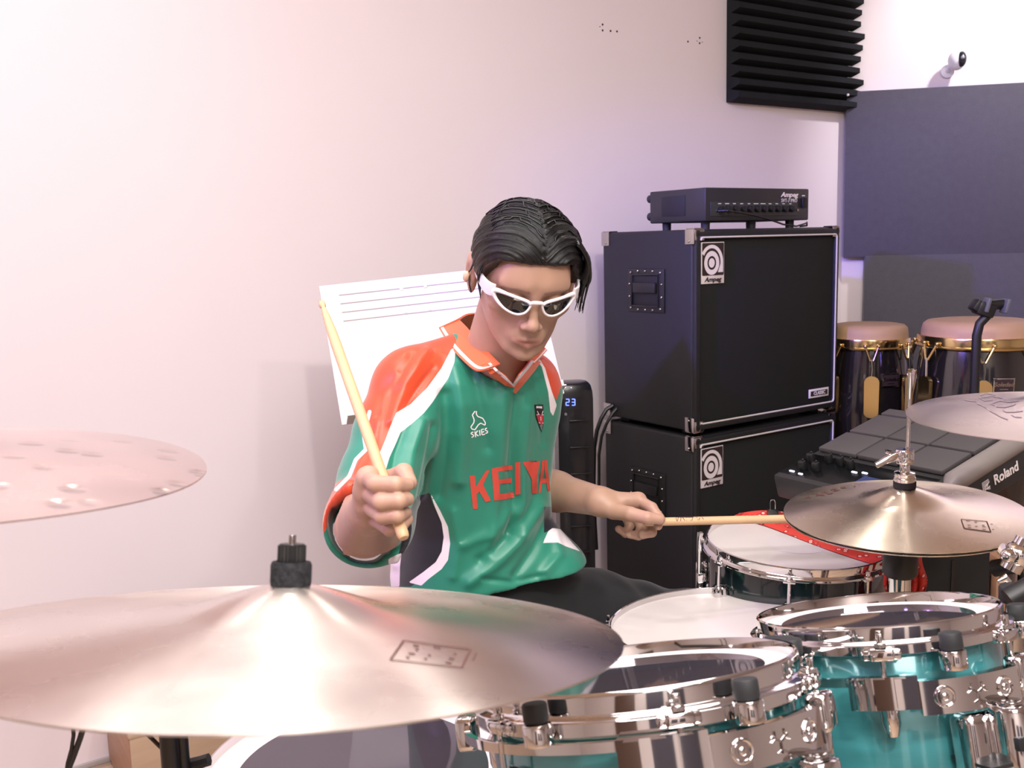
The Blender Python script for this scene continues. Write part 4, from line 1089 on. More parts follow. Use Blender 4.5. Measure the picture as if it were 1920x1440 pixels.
for k in range(3):
    a = d2(-30+120*k); x, y = .232*math.cos(a), .232*math.sin(a); zb = wm(floor_t).translation.z
    obj('leg', MB().tube([(x, y, .28), (x, y, -zb+.03), (x+.012*math.cos(a), y+.012*math.sin(a), -zb+.008)], .0055, 10), CHROME_D, floor_t)
    obj('leg_bracket', MB().box((0, 0, 0), (.03, .03, .05), rad(a, .222, .22), bev=.005), CHROME, floor_t)
# strainer lever on the side snare
L = wm(side).inverted() @ C(1316, 1010, 1.80)
obj('strainer', MB().box((L.x, L.y, .05), (.018, .022, .09), bev=.004).tube([(L.x-.004, L.y-.004, .05), (L.x-.006, L.y-.006, .16), (L.x-.004, L.y-.004, .172)], [.004, .0045, .006], 10).cyl((L.x-.022, L.y-.004, .045), (L.x+.022, L.y-.004, .045), .012, n=16, bev=.002), CHROME, side)
# snare basket stands
for nm, o_, R_, lab in (('snare_stand', snare, .17, 'chrome basket stand under the main snare'), ('snare_stand', side, .155, 'chrome basket stand under the dark green side snare')):
    c = wm(o_).translation; t = thing(nm, lab, 'drum stand', loc=(c.x, c.y, 0))
    obj('post', MB().cyl((0, 0, .08), (0, 0, c.z-.07), .012, n=16), CHROME_D, t)
    for k in range(3):
        an = .5+k*2*PI/3
        obj('basket_arm', MB().tube([(0, 0, c.z-.08), (R_*.8*math.cos(an), R_*.8*math.sin(an), c.z-.014), (R_*1.04*math.cos(an), R_*1.04*math.sin(an), c.z-.012), (R_*1.06*math.cos(an), R_*1.06*math.sin(an), c.z+.012)], .006, 8), CHROME_D, t)
        obj('leg', MB().tube([(0, 0, .25), (.24*math.cos(an), .24*math.sin(an), .01)], .008, 10), CHROME_D, t)
# ------------------------------------------------------------------ bandana on the side snare
SB = wm(side)
BAND = bpy.data.materials.new('bandana_cotton'); BAND.use_nodes = True
nt = BAND.node_tree; b = nt.nodes['Principled BSDF']; b.inputs['Roughness'].default_value = .85
tc = nt.nodes.new('ShaderNodeTexCoord'); vo = nt.nodes.new('ShaderNodeTexVoronoi'); vo.inputs['Scale'].default_value = 62
nt.links.new(tc.outputs['Object'], vo.inputs[0])
cr = nt.nodes.new('ShaderNodeValToRGB'); e = cr.color_ramp; e.elements[0].position = 0; e.elements[0].color = srgb(205, 62, 52); e.elements[1].position = 1; e.elements[1].color = srgb(205, 62, 52)
for pos, colr in ((.10, srgb(205, 62, 52)), (.12, srgb(240, 225, 225)), (.17, srgb(240, 225, 225)), (.19, srgb(205, 62, 52)), (.30, srgb(205, 62, 52)), (.32, srgb(40, 24, 30)), (.345, srgb(40, 24, 30)), (.36, srgb(205, 62, 52))):
    q = e.elements.new(pos); q.color = colr
nt.links.new(vo.outputs['Distance'], cr.inputs[0]); nt.links.new(cr.outputs[0], b.inputs['Base Color'])
ban = thing('bandana', 'red patterned bandana laid across the far side of the side snare', 'bandana', SB @ Matrix.Translation((0, 0, .15)))
zh = .15-.0105
mb = MB(); P = []
# near edge (chord) and far edge, running left to right, draped over the rim
def side_pt(px, py, z=.004):
    """point of the snare-head plane seen at a pixel"""
    e0 = Vector((0, 0, EYE)); d = C(px, py, 1)-e0; pl = SB @ Vector((0, 0, zh+z)); n = (SB.to_3x3() @ Vector((0, 0, 1)))
    return e0+d*((pl-e0).dot(n)/d.dot(n))
near = [(1372, 971), (1420, 979), (1470, 998), (1520, 1018), (1570, 1036), (1620, 1052), (1655, 1062)]
rows = []
for i, (x, y) in enumerate(near):
    a = side_pt(x, y, .003); nn_ = len(near)-1
    far = side_pt([1388, 1430, 1480, 1540, 1600, 1650, 1682][i], [962, 957, 960, 966, 978, 1000, 1030][i], .016)
    r = []
    for k in range(8):
        t_ = k/7; p = a.lerp(far, t_); p.z += .004*math.sin(i*1.7+k*.9)*t_+.003*t_
        r.append(p)
    out = far+Vector((.02, .03, -.05)); out.z -= .01*math.sin(i*2); r.append(out)
    rows.append(r)
V = [[mb.bm.verts.new(p) for p in r] for r in rows]
for i in range(len(V)-1):
    for k in range(len(V[0])-1): mb.bm.faces.new((V[i][k], V[i+1][k], V[i+1][k+1], V[i][k+1]))
o = obj('cloth', mb, BAND, ban, world=True, smooth=180)
md = o.modifiers.new('s', 'SUBSURF'); md.levels = md.render_levels = 2
md = o.modifiers.new('t', 'SOLIDIFY'); md.thickness = .0012
def hang(x0, x1, y0, y1, d, seed, taper=.7):
    rnd = random.Random(seed); mb = MB(); V = []
    for j in range(9):
        r = []; y = y0+(y1-y0)*j/8
        w = (x1-x0)*(1-(1-taper)*abs(j/8-.45)*1.6); cx_ = (x0+x1)/2+4*math.sin(j*.8+seed)
        for k in range(9):
            x = cx_+w*(k/8-.5); r.append(mb.bm.verts.new(C(x, y, d+.010*math.sin(k*1.9+j*.5+seed))))
        V.append(r)
    for j in range(8):
        for k in range(8): mb.bm.faces.new((V[j][k], V[j][k+1], V[j+1][k+1], V[j+1][k]))
    o = obj('hanging_corner', mb, BAND, ban, world=True, smooth=180)
    md = o.modifiers.new('s', 'SUBSURF'); md.levels = md.render_levels = 2
    md = o.modifiers.new('t', 'SOLIDIFY'); md.thickness = .0012
hang(1660, 1684, 1036, 1135, 1.66, 1); hang(1700, 1736, 1042, 1135, 1.68, 4, .55)
clip = thing('binder_clip', 'small black binder clip gripping the bandana', 'clip', loc=side_pt(1449, 962, .02))
obj('clip_body', MB().prism([(-.010, 0), (.010, 0), (.004, .012), (-.004, .012)], .020, Matrix.Translation((-.010, 0, -.004)) @ Matrix(((0, 0, 1, 0), (1, 0, 0, 0), (0, 1, 0, 0), (0, 0, 0, 1)))), BLACKM, clip)
obj('clip_wire', MB().tube([(-.005, 0, .006), (-.005, .001, .022), (-.003, .002, .027), (.003, .002, .027), (.005, .001, .022), (.005, 0, .006)], .0009, 6), CHROME, clip)

# chrome boom clamp and mount at the right edge
cl = thing('tom_mount', 'chrome multi-clamp with black arm at the right edge behind the toms', 'drum hardware', loc=(C(1900, 1090, 1.30).x, 1.30, 0))
obj('clamp_body', MB().sphere(C(1908, 1040, 1.28), .019, n=20).cyl(C(1893, 1068, 1.28), C(1925, 1012, 1.28), .014, n=20).sphere(C(1890, 1042, 1.27), .010, n=14), CHROME, cl, world=True)
obj('clamp_arm', MB().cyl(C(1878, 1029, 1.28), C(1935, 1055, 1.28), .008, n=16), CHROME, cl, world=True)
obj('wing_nut', MB().tube([C(1871, 1090, 1.27), C(1884, 1083, 1.27), C(1892, 1092, 1.27)], [.003, .006, .004], 10), CHROME, cl, world=True)
obj('black_arm', MB().cyl(C(1862, 1066, 1.32), C(1900, 1060, 1.30), .012, n=16, bev=.002), BLACK, cl, world=True)
obj('black_arm', MB().cyl(C(1890, 1125, 1.16), C(1935, 1100, 1.16), .014, n=16), BLACK, cl, world=True)
obj('knob', MB().cyl(C(1898, 1098, 1.20), C(1898, 1128, 1.20), .016, n=24, bev=.003), RUBBER, cl, world=True)
obj('clamp_foot', MB().cyl(C(1905, 1108, 1.27), C(1905, 1128, 1.27), .018, n=20, bev=.002), CHROME, cl, world=True)
q = C(1905, 1100, 1.29)
obj('post', MB().cyl((q.x, q.y, .02), q, .012, n=16), CHROME_D, cl, world=True)
obj('post_foot', MB().cyl((q.x, q.y, 0), (q.x, q.y, .025), .11, .03, n=20), CHROME_D, cl, world=True)
wb = C(1868, 1045, 2.35)
wbx = thing('wooden_stool', 'light wooden stool standing behind the hi-hat at the right edge', 'stool', loc=(wb.x+.15, wb.y+.1, 0))
obj('seat', MB().box((0, 0, wb.z-.012), (.30, .22, .024), bev=.004), WOODD, wbx)
for sx in (-1, 1):
    for sy in (-1, 1): obj('leg', MB().box((sx*.135, sy*.09, (wb.z-.024)/2), (.028, .028, wb.z-.024), bev=.003), WOODD, wbx)
cs = C(1700, 1036, 2.12); ce_ = C(1858, 1036, 2.12)
case = thing('equipment_case', 'black equipment case on the floor behind the hi-hat stand', 'case', loc=((cs.x+ce_.x)/2, 2.20, 0))
CASEM = mat('case_black', srgb(26, 26, 28), .6, bump=(500, .2, .001)); wcs = ce_.x-cs.x
obj('case_body', MB().box((0, 0, cs.z/2), (wcs, .16, cs.z), bev=.006), CASEM, case)
obj('case_seam', MB().box((wcs*.05, -.081, cs.z/2), (.006, .004, cs.z-.04)), BLACKM, case)
obj('case_latch', MB().box((wcs*.3, -.082, cs.z*.72), (.05, .006, .07), bev=.002), CHROME_D, case)

# ------------------------------------------------------------------ the drummer
SKIN = bpy.data.materials.new('skin'); SKIN.use_nodes = True
nt = SKIN.node_tree; b = nt.nodes['Principled BSDF']; b.inputs['Roughness'].default_value = .45
b.inputs['Subsurface Weight'].default_value = .12; b.inputs['Subsurface Radius'].default_value = (.9, .35, .2); b.inputs['Subsurface Scale'].default_value = .008
b.inputs['Specular IOR Level'].default_value = .4
def attr_node(nt, name): 
    a = nt.nodes.new('ShaderNodeAttribute'); a.attribute_name = name; return a.outputs['Fac']
def mixc(nt, fac, c1, c2):
    m = nt.nodes.new('ShaderNodeMix'); m.data_type = 'RGBA'
    if isinstance(fac, (int, float)): m.inputs[0].default_value = fac
    else: nt.links.new(fac, m.inputs[0])
    for i, c in ((6, c1), (7, c2)):
        if isinstance(c, tuple): m.inputs[i].default_value = c
        else: nt.links.new(c, m.inputs[i])
    return m.outputs[2]
def step(nt, sock, w=.0005):
    m = nt.nodes.new('ShaderNodeMapRange'); m.inputs['From Min'].default_value = -w; m.inputs['From Max'].default_value = w
    nt.links.new(sock, m.inputs[0]); return m.outputs[0]
tc = nt.nodes.new('ShaderNodeTexCoord'); n = nt.nodes.new('ShaderNodeTexNoise'); n.inputs['Scale'].default_value = 22; nt.links.new(tc.outputs['Object'], n.inputs[0])
c = mixc(nt, n.outputs[0], srgb(168, 132, 113), srgb(176, 141, 121))
c = mixc(nt, attr_node(nt, 'lips'), c, srgb(146, 98, 86))
c = mixc(nt, attr_node(nt, 'brow'), c, srgb(70, 52, 46))
nt.links.new(c, b.inputs['Base Color'])
n3 = nt.nodes.new('ShaderNodeTexNoise'); n3.inputs['Scale'].default_value = 350; nt.links.new(tc.outputs['Object'], n3.inputs[0])
bp = nt.nodes.new('ShaderNodeBump'); bp.inputs['Strength'].default_value = .15; bp.inputs['Distance'].default_value = .0006; nt.links.new(n3.outputs[0], bp.inputs['Height']); nt.links.new(bp.outputs[0], b.inputs['Normal'])

HC = C(983, 513, 1.58)
HROT = Matrix.Rotation(math.radians(10), 4, 'Z') @ Matrix.Rotation(math.radians(25), 4, 'X') @ Matrix.Rotation(math.radians(5.5), 4, 'Y')
HEAD = Matrix.Translation(HC) @ HROT
parts = []      # (V, F, lips, brow)
# --- head, in its own frame: x to the picture's right, -y the face, z up
neck_base = C(925, 700, 1.68); nb = HEAD.inverted() @ neck_base; nb2 = HEAD.inverted() @ C(905, 760, 1.72)
g = SDF((-.105, -.135, -.20), (.105, .135, .135), .0021)
g.add(g.ell((0, .012, .026), (.074, .094, .080)), 0)
g.add(g.ell((0, -.030, -.012), (.064, .058, .080)), .02)
g.add(g.ell((0, -.034, -.062), (.050, .048, .044)), .018)
for s in (-1, 1):
    g.add(g.cap((s*.050, .004, -.050), (s*.022, -.066, -.094), .014, .012), .020)
    g.add(g.ell((s*.045, -.058, -.022), (.020, .017, .016)), .016)
    g.add(g.cap((s*.014, -.086, .020), (s*.046, -.072, .018), .008, .007), .012)
g.add(g.ell((0, -.078, -.100), (.017, .014, .013)), .016)
g.add(g.ell((0, -.070, .036), (.045, .019, .026)), .03)
for s in (-1, 1): g.sub(g.ell((s*.031, -.101, -.002), (.017, .013, .011)), .012)
for s in (-1, 1): g.add(g.ell((s*.031, -.080, -.003), (.0135, .0125, .0115)), .004)
g.add(g.ell((0, -.078, -.066), (.027, .0165, .020)), .018)
g.add(g.cap((0, -.086, .012), (0, -.101, -.034), .0062, .0075), .010)
g.add(g.ell((0, -.1045, -.0395), (.0088, .0085, .0078)), .010)
for s in (-1, 1):
    g.add(g.ell((s*.0118, -.0955, -.0435), (.0064, .0082, .0058)), .007)
    g.sub(g.ell((s*.0065, -.101, -.0495), (.0032, .0042, .003)), .002)
    # lips
    g.add(g.cap((s*.022, -.089, -.0715), (s*.004, -.0955, -.0672), .0022, .0038), .004)
    g.add(g.cap((s*.019, -.090, -.0745), (s*.0, -.0945, -.0780), .0026, .0048), .004)
    g.sub(g.cap((s*.023, -.0925, -.0722), (0, -.1004, -.0722), .0009, .0012), .0022)
g.sub(g.ell((0, -.108, -.0885), (.014, .008, .0045)), .008)
g.sub(g.cap((0, -.1045, -.054), (0, -.1040, -.0615), .0018), .003)
for s in (-1, 1):   # ears
    g.add(g.ell((s*.0800, .012, -.012), (.008, .019, .032)), .004)
    g.add(g.ell((s*.0850, .018, -.003), (.0060, .018, .027)), .004)
    g.sub(g.ell((s*.0910, .007, -.008), (.0060, .011, .017)), .004)
    g.add(g.ell((s*.0785, .000, -.012), (.0045, .0045, .006)), .003)
g.add(g.cap((0, .034, -.050), tuple(nb), .052, .053), .020)
g.add(g.cap((0, .034, -.055), tuple(nb2), .050, .060), .015)
V, F = g.mesh(); V = relax(V, F, 2, .45)
x, y, z = V.T
lips = np.exp(-(((np.abs(x)/.0215)**4)+((z+.0722+.0*x)/.0072)**4))*(y < -.088)
brow = np.clip(.8*np.exp(-((z-(.0165-.10*np.abs(np.abs(x)-.030)))/.0042)**2)*(np.abs(np.abs(x)-.032) < .021)-.3, 0, .45)*(y < -.055)
Vw = np.array([(HEAD @ Vector(v)) for v in V]); parts.append((Vw, F, lips, brow))

def limb_grid(pts, h, pad=.03):
    P = np.array([tuple(p) for p in pts]); return SDF(P.min(0)-pad, P.max(0)+pad, h)
# --- right arm and fist (picture left)
R = dict(sh=C(768, 727, 1.66), elb=C(680, 992, 1.50), fore=C(684, 990, 1.40), wr=C(692, 962, 1.235))
fing = {'index': [(691, 897, 1.175), (704, 907, 1.135), (742, 908, 1.125), (764, 909, 1.140)],
        'middle': [(688, 922, 1.185), (716, 941, 1.125), (748, 939, 1.118), (764, 936, 1.135)],
        'ring': [(690, 948, 1.195), (718, 968, 1.130), (745, 967, 1.120), (760, 961, 1.140)],
        'little': [(698, 970, 1.205), (731, 992, 1.145), (752, 985, 1.133), (764, 974, 1.145)],
        'thumb': [(706, 940, 1.215), (732, 899, 1.195), (757, 886, 1.165), (768, 905, 1.150)]}
RAD = {'index': (.0105, .0102, .0092, .0080), 'middle': (.0108, .0104, .0092, .0082), 'ring': (.0104, .0100, .0088, .0078), 'little': (.0095, .0086, .0078, .0070), 'thumb': (.0150, .0122, .0110, .0092)}
def hand(g, fing, wr, RAD, palmr=.0145, wrr=.0245, wk=.014, fk=.0022):
    mc = []
    for n_ in ('index', 'middle', 'ring', 'little'):
        m_ = C(*fing[n_][0]); mc.append(m_)
        g.add(g.cap(wr, m_, wrr*.72, palmr), wk)
    for a, b in zip(mc, mc[1:]): g.add(g.cap(a, b, palmr*.92), .008)
    th = [C(*q) for q in fing['thumb']]
    g.add(g.cap(wr, th[0], wrr*.7, RAD['thumb'][0]), .014)
    for n_, js in fing.items():
        P = [C(*q) for q in js]; r = RAD[n_]
        k = fk
        d = None
        for i in range(3):
            q = g.cap(P[i], P[i+1], r[i], r[i+1])
            if d is None: d = q
            else:
                hh_ = np.clip(.5+.5*(d-q)/.003, 0, 1); d = d*(1-hh_)+q*hh_-.003*hh_*(1-hh_)
        # knuckle swellings
        for i in (1, 2): d = np.minimum(d, g.ell(P[i], (r[i]*1.06,)*3))
        g.add(d, k)
allp = [C(*q) for v in fing.values() for q in v]+[R['wr']]
g = limb_grid(allp+[R['fore']+Vector((0, .03, 0))], .00155, .026)
g.add(g.cap(R['elb'], R['fore'], .052, .050), 0); g.add(g.cap(R['fore'], R['wr'], .048, .0285), .02)
hand(g, fing, R['wr'], RAD)
clip_y = R['fore'].y+.045
V, F = g.mesh(); V = relax(V, F, 1, .4); parts.append((V, F, np.zeros(len(V)), np.zeros(len(V))))
# --- left arm and hand (picture right)
L = dict(sh=C(985, 722, 1.82), elb=C(985, 908, 1.92), wr=C(1124, 940, 1.725))
fl_ = {'index': [(1197, 938, 1.715), (1222, 952, 1.690), (1236, 971, 1.675), (1234, 986, 1.668)],
       'middle': [(1190, 948, 1.735), (1222, 976, 1.712), (1222, 998, 1.694), (1204, 1003, 1.690)],
       'ring': [(1180, 955, 1.748), (1203, 986, 1.728), (1197, 1004, 1.712), (1180, 1002, 1.704)],
       'little': [(1168, 958, 1.758), (1181, 985, 1.738), (1173, 1000, 1.726), (1160, 992, 1.716)],
       'thumb': [(1150, 958, 1.700), (1182, 964, 1.672), (1214, 971, 1.655), (1238, 974, 1.656)]}
RL = {'index': (.0105, .0098, .0088, .0078), 'middle': (.0106, .0098, .0088, .0078), 'ring': (.0102, .0094, .0084, .0074), 'little': (.0092, .0082, .0076, .0068), 'thumb': (.0150, .0128, .0108, .0090)}
allp = [C(*q) for v in fl_.values() for q in v]+[L['wr'], L['elb'].lerp(L['wr'], .25)]
g = limb_grid(allp, .0018, .034)
g.add(g.cap(L['elb'], L['elb'].lerp(L['wr'], .45), .040, .037), 0); g.add(g.cap(L['elb'].lerp(L['wr'], .4), L['wr'], .037, .0265), .015)
hand(g, fl_, L['wr'], RL, palmr=.0140)
V, F = g.mesh(); V = relax(V, F, 1, .4); parts.append((V, F, np.zeros(len(V)), np.zeros(len(V))))
# --- trunk, upper arms and legs under the clothes
def sec_sdf(g, secs, yaw, inset=0):
    z = np.array([C(s_[1], s_[0], s_[2]).z for s_ in secs]); cx = np.array([C(s_[1], s_[0], s_[2]).x for s_ in secs]); cy = np.array([s_[2] for s_ in secs])
    a = np.array([s_[3] for s_ in secs])-inset; b = np.array([s_[4] for s_ in secs])-inset
    o = np.argsort(z); zz = g.Z[0, 0, :]
    f = lambda q: np.interp(zz, z[o], q[o]).astype(np.float32)
    X = g.X-f(cx); Y = g.Y-f(cy); c_, s_ = math.cos(yaw), math.sin(yaw)
    U = X*c_+Y*s_; W = -X*s_+Y*c_
    A, B = f(a), f(b)
    k = (np.abs(U/A)**2.3+np.abs(W/B)**2.3)**(1/2.3)
    d = (k-1)*np.minimum(A, B)
    zt, zb = z.max(), z.min()
    return np.maximum(d, np.maximum(g.Z-zt, zb-g.Z)*.8)
TY = math.radians(27)
SECS = [(672, 925, 1.70, .085, .070), (705, 916, 1.705, .125, .085), (740, 905, 1.715, .148, .098), (790, 895, 1.73, .154, .106), (850, 889, 1.75, .148, .110), (920, 889, 1.77, .141, .113), (975, 893, 1.785, .143, .118), (1020, 899, 1.79, .156, .126), (1060, 906, 1.795, .176, .136), (1105, 912, 1.80, .186, .142), (1150, 915, 1.80, .18, .14)]
HIPL, KNL, HIPR, KNR = C(960, 1150, 1.83), C(1290, 1168, 1.97), C(850, 1180, 1.80), C(1010, 1330, 1.47)
ANL, ANR = Vector((KNL.x+.03, KNL.y-.02, .09)), Vector((KNR.x+.03, KNR.y-.10, .10))
g = SDF((-.36, 1.22, 0), (.52, 2.12, 1.12), .0085)
g.add(sec_sdf(g, SECS, TY, .042), 0)
g.add(g.cap(neck_base, C(915, 780, 1.72), .052, .07), .02)
g.add(g.cap(C(880, 690, 1.69), R['sh'], .045, .045), .02); g.add(g.cap(R['sh'], R['elb'], .045, .038), .02); g.add(g.cap(R['elb'], R['fore'], .042, .045), .01)
g.add(g.cap(C(930, 690, 1.72), L['sh'], .040, .042), .02); g.add(g.cap(L['sh'], L['elb'], .042, .036), .02); g.add(g.cap(L['elb'], L['elb'].lerp(L['wr'], .3), .035, .034), .01)
for a, b, c_ in ((HIPL, KNL, ANL), (HIPR, KNR, ANR)):
    g.add(g.cap(a, b, .075, .050), .03); g.add(g.cap(b, c_, .048, .034), .02); g.add(g.cap(c_, c_+Vector((0, -.13, -.05)), .034, .026), .01)
V, F = g.mesh(); V = relax(V, F, 2, .5)
parts.append((V, F, np.zeros(len(V)), np.zeros(len(V))))
off = 0; VV, FF = [], []
for V, F, *_ in parts: VV.append(V); FF.append(F+off); off += len(V)
me = np_mesh('body', np.concatenate(VV), np.concatenate(FF))
attr(me, 'lips', np.concatenate([p[2] for p in parts])); attr(me, 'brow', np.concatenate([p[3] for p in parts]))
me.materials.append(SKIN)
sx_, sy_ = HIPL.lerp(HIPR, .5).x, 1.84
person = thing('person', 'person in green and orange football shirt and white wraparound sunglasses, seated and playing the drums', 'person', loc=(sx_, sy_, 0))
body = obj('body', me, None, person, world=True, smooth=0); body.data.polygons.foreach_set('use_smooth', [True]*len(me.polygons))

# --- shirt
SHIRT = bpy.data.materials.new('shirt_fabric'); SHIRT.use_nodes = True
nt = SHIRT.node_tree; b = nt.nodes['Principled BSDF']; b.inputs['Roughness'].default_value = .40; b.inputs['Sheen Weight'].default_value = .25; b.inputs['Sheen Roughness'].default_value = .4
b.inputs['Specular IOR Level'].default_value = .5
GREEN, ORANGE, WHT, NAVY = srgb(40, 128, 106), srgb(206, 72, 38), srgb(236, 226, 230), srgb(30, 32, 42)
c = mixc(nt, step(nt, attr_node(nt, 'navy')), GREEN, NAVY)
c = mixc(nt, step(nt, attr_node(nt, 'orange')), c, ORANGE)
c = mixc(nt, step(nt, attr_node(nt, 'white')), c, WHT)
nt.links.new(c, b.inputs['Base Color'])
tc = nt.nodes.new('ShaderNodeTexCoord'); n3 = nt.nodes.new('ShaderNodeTexNoise'); n3.inputs['Scale'].default_value = 900; nt.links.new(tc.outputs['Object'], n3.inputs[0])
bp = nt.nodes.new('ShaderNodeBump'); bp.inputs['Strength'].default_value = .25; bp.inputs['Distance'].default_value = .0006; nt.links.new(n3.outputs[0], bp.inputs['Height'])
nt.links.new(bp.outputs[0], b.inputs['Normal'])
SH = 3.4e-3
g = SDF((-.38, 1.33, .52), (.24, 2.04, 1.16), SH)
g.add(sec_sdf(g, SECS, TY), 0)
g.add(g.cap(C(868, 674, 1.70), C(770, 722, 1.645), .050, .060), .035)
g.add(g.cap(C(940, 684, 1.73), C(985, 718, 1.81), .046, .054), .035)
CH_R = [(770, 724, 1.645, .061), (741, 815, 1.60, .064), (713, 905, 1.55, .066), (692, 975, 1.48, .066), (686, 990, 1.40, .067)]
for a, b_ in zip(CH_R, CH_R[1:]): g.add(g.cap(C(*a[:3]), C(*b_[:3]), a[3], b_[3]), .022)
CH_L = [(985, 718, 1.81, .055), (975, 800, 1.87, .058), (972, 890, 1.91, .056)]
for a, b_ in zip(CH_L, CH_L[1:]): g.add(g.cap(C(*a[:3]), C(*b_[:3]), a[3], b_[3]), .02)
# hem draped over the left thigh
g.add(g.ell(C(1035, 1062, 1.78), (.062, .075, .045)), .05)
def plane_cut(p, n, k=.004):
    n = Vector(n).normalized(); return -((g.X-p.x)*n.x+(g.Y-p.y)*n.y+(g.Z-p.z)*n.z)
# right cuff: opening towards the camera
cp_ = C(686, 992, 1.425); ax_ = Vector((-.02, -.93, -.30)).normalized()
rd_ = np.sqrt((g.X-cp_.x)**2+(g.Y-cp_.y)**2+(g.Z-cp_.z)**2)
pl = plane_cut(cp_, ax_); near = g.Y < 1.50
g.D = np.where(near & (rd_ < .13), np.maximum(g.D, -pl), g.D).astype(np.float32)
g.sub(g.cap(C(690, 984, 1.50), C(686, 992, 1.36), .056, .061), .003)
# hem
q1, q2, q3 = C(722, 1092, 1.80), C(1088, 1056, 1.78), C(945, 1107, 1.67)
nh = (q2-q1).cross(q3-q1); nh = nh if nh.z < 0 else -nh
g.D = np.maximum(g.D, -plane_cut(q1, nh)).astype(np.float32)
g.sub(sec_sdf(g, [(1010, 899, 1.79, .13, .11), (1070, 906, 1.795, .170, .130), (1150, 915, 1.80, .19, .145)], TY), .004)
# neck opening with a V at the front
g.sub(g.cap(C(925, 712, 1.69), C(938, 600, 1.64), .054, .064), .006)
g.sub(g.cap(C(951, 690, 1.60), C(962, 712, 1.575), .026, .010), .006)
V, F = g.mesh(); V = relax(V, F, 3, .5)
N = vnormals(V, F); u, v = to_px(V)
front = (N[:, 1] < .25)
def bump_line(pts, w, amp):
    d = seg_dist(u, v, pts, False); return amp*np.exp(-(d/w)**2)
disp = np.zeros(len(V))
FOLDS = [([(972, 742), (962, 800), (958, 870), (966, 935), (955, 1000)], 9, -.0055), ([(945, 735), (938, 810), (936, 880), (925, 960), (915, 1040)], 12, .0045), ([(990, 770), (983, 850), (980, 930), (975, 1000)], 10, .0035),
         ([(852, 690), (865, 760), (868, 830), (860, 900)], 14, .0055), ([(835, 740), (838, 800), (832, 870), (822, 930)], 12, -.006), ([(885, 700), (905, 770), (915, 840)], 10, -.0035),
         ([(1010, 950), (975, 1010), (925, 1060), (880, 1092)], 12, .0055), ([(1028, 975), (1000, 1030), (965, 1080)], 9, -.0045), ([(1018, 900), (1000, 950), (950, 1010), (900, 1050)], 10, -.0045),
         ([(960, 960), (920, 1000), (870, 1020)], 12, .004), ([(1040, 1000), (1050, 1040), (1020, 1075)], 9, .004), ([(850, 960), (860, 1020), (850, 1080)], 10, .0035),
         ([(800, 660), (760, 720), (735, 790)], 9, .004), ([(812, 690), (782, 730), (757, 768)], 6, -.0035), ([(770, 668), (735, 720), (712, 780)], 7, -.003), ([(745, 700), (725, 740), (710, 790), (700, 840)], 6, .003),
         ([(790, 790), (770, 850), (765, 900)], 10, .0045), ([(760, 800), (742, 850), (735, 890)], 8, -.004), ([(812, 800), (800, 870), (790, 930)], 8, -.0045), ([(690, 850), (665, 900), (632, 945)], 8, .004), ([(700, 880), (668, 915), (640, 960)], 6, -.0035),
         ([(655, 1020), (690, 1040), (725, 1045)], 7, .003), ([(1000, 700), (1015, 760), (1020, 830)], 8, -.003), ([(905, 1085), (960, 1092), (1020, 1078)], 5, -.0025), ([(735, 1000), (742, 1060)], 8, .003)]
for pts, w, a in FOLDS: disp += bump_line(pts, w, a*1.55)
rng = np.random.RandomState(4)
for _ in range(14):
    kx, kz = rng.uniform(-26, 26), rng.uniform(-14, 14); disp += .0006*np.sin(kx*V[:, 0]*2+kz*V[:, 2]*2+8*V[:, 1]+rng.uniform(0, 6))
V = V+N*(disp*front)[:, None]
u, v = to_px(V)
px2m = 1/1100.
big = -1.0
WST = [(846, 655), (828, 690), (801, 727), (770, 758), (743, 774), (733, 797), (723, 824), (712, 850), (704, 880), (722, 884), (730, 858), (743, 830), (751, 811), (771, 795), (795, 774), (811, 754), (841, 708), (852, 678), (854, 652)]
ORG = [(856, 636), (853, 656), (828, 690), (801, 727), (770, 758), (743, 774), (733, 797), (723, 824), (712, 850), (704, 880), (712, 1000), (705, 935), (680, 932), (655, 936), (636, 948), (600, 1012), (590, 960), (610, 920), (650, 893), (664, 864), (684, 845), (680, 822), (688, 790), (672, 760), (690, 700), (760, 620), (830, 600)]
OR2 = [(985, 640), (1003, 668), (1018, 690), (1030, 735), (1044, 750), (1060, 700), (1030, 640)]
WH2 = [(996, 662), (1016, 688), (1028, 735), (1032, 772), (1037, 780), (1044, 760), (1034, 732), (1022, 690), (1004, 660)]
NAV = [(806, 924), (812, 945), (826, 970), (836, 1000), (836, 1030), (828, 1058), (800, 1082), (770, 1100), (745, 1100), (742, 1062), (752, 1020), (762, 970), (782, 930)]
WH3 = [(805, 920), (816, 952), (828, 980), (832, 1007), (828, 1034), (817, 1054), (793, 1073), (766, 1092), (790, 1098), (803, 1086), (828, 1067), (840, 1050), (844, 1019), (840, 988), (825, 957), (810, 930)]
WH4 = [(728, 1048), (733, 1100), (749, 1100), (750, 1062), (753, 1036)]
WH5 = [(1018, 1018), (1028, 996), (1036, 990), (1050, 992), (1088, 1034), (1060, 1024), (1046, 1017)]
NV2 = [(1020, 950), (1020, 1000), (1036, 992), (1052, 994), (1095, 1040), (1080, 1000), (1040, 950)]
fr = np.where(N[:, 1] < .35, 0, -60)
sd = lambda P: poly_sd(u, v, P)+fr
leftstripe = 3.4-seg_dist(u, v, [(693, 772), (682, 815), (686, 843), (667, 862), (655, 893), (630, 918)], False)+fr
white = np.maximum.reduce([sd(WST), sd(WH2), sd(WH3), sd(WH4), sd(WH5), leftstripe])*px2m
orange = np.maximum(sd(ORG), sd(OR2))*px2m
navy = np.maximum(sd(NAV), sd(NV2))*px2m
me = np_mesh('shirt', V, F); attr(me, 'white', white); attr(me, 'orange', orange); attr(me, 'navy', navy)
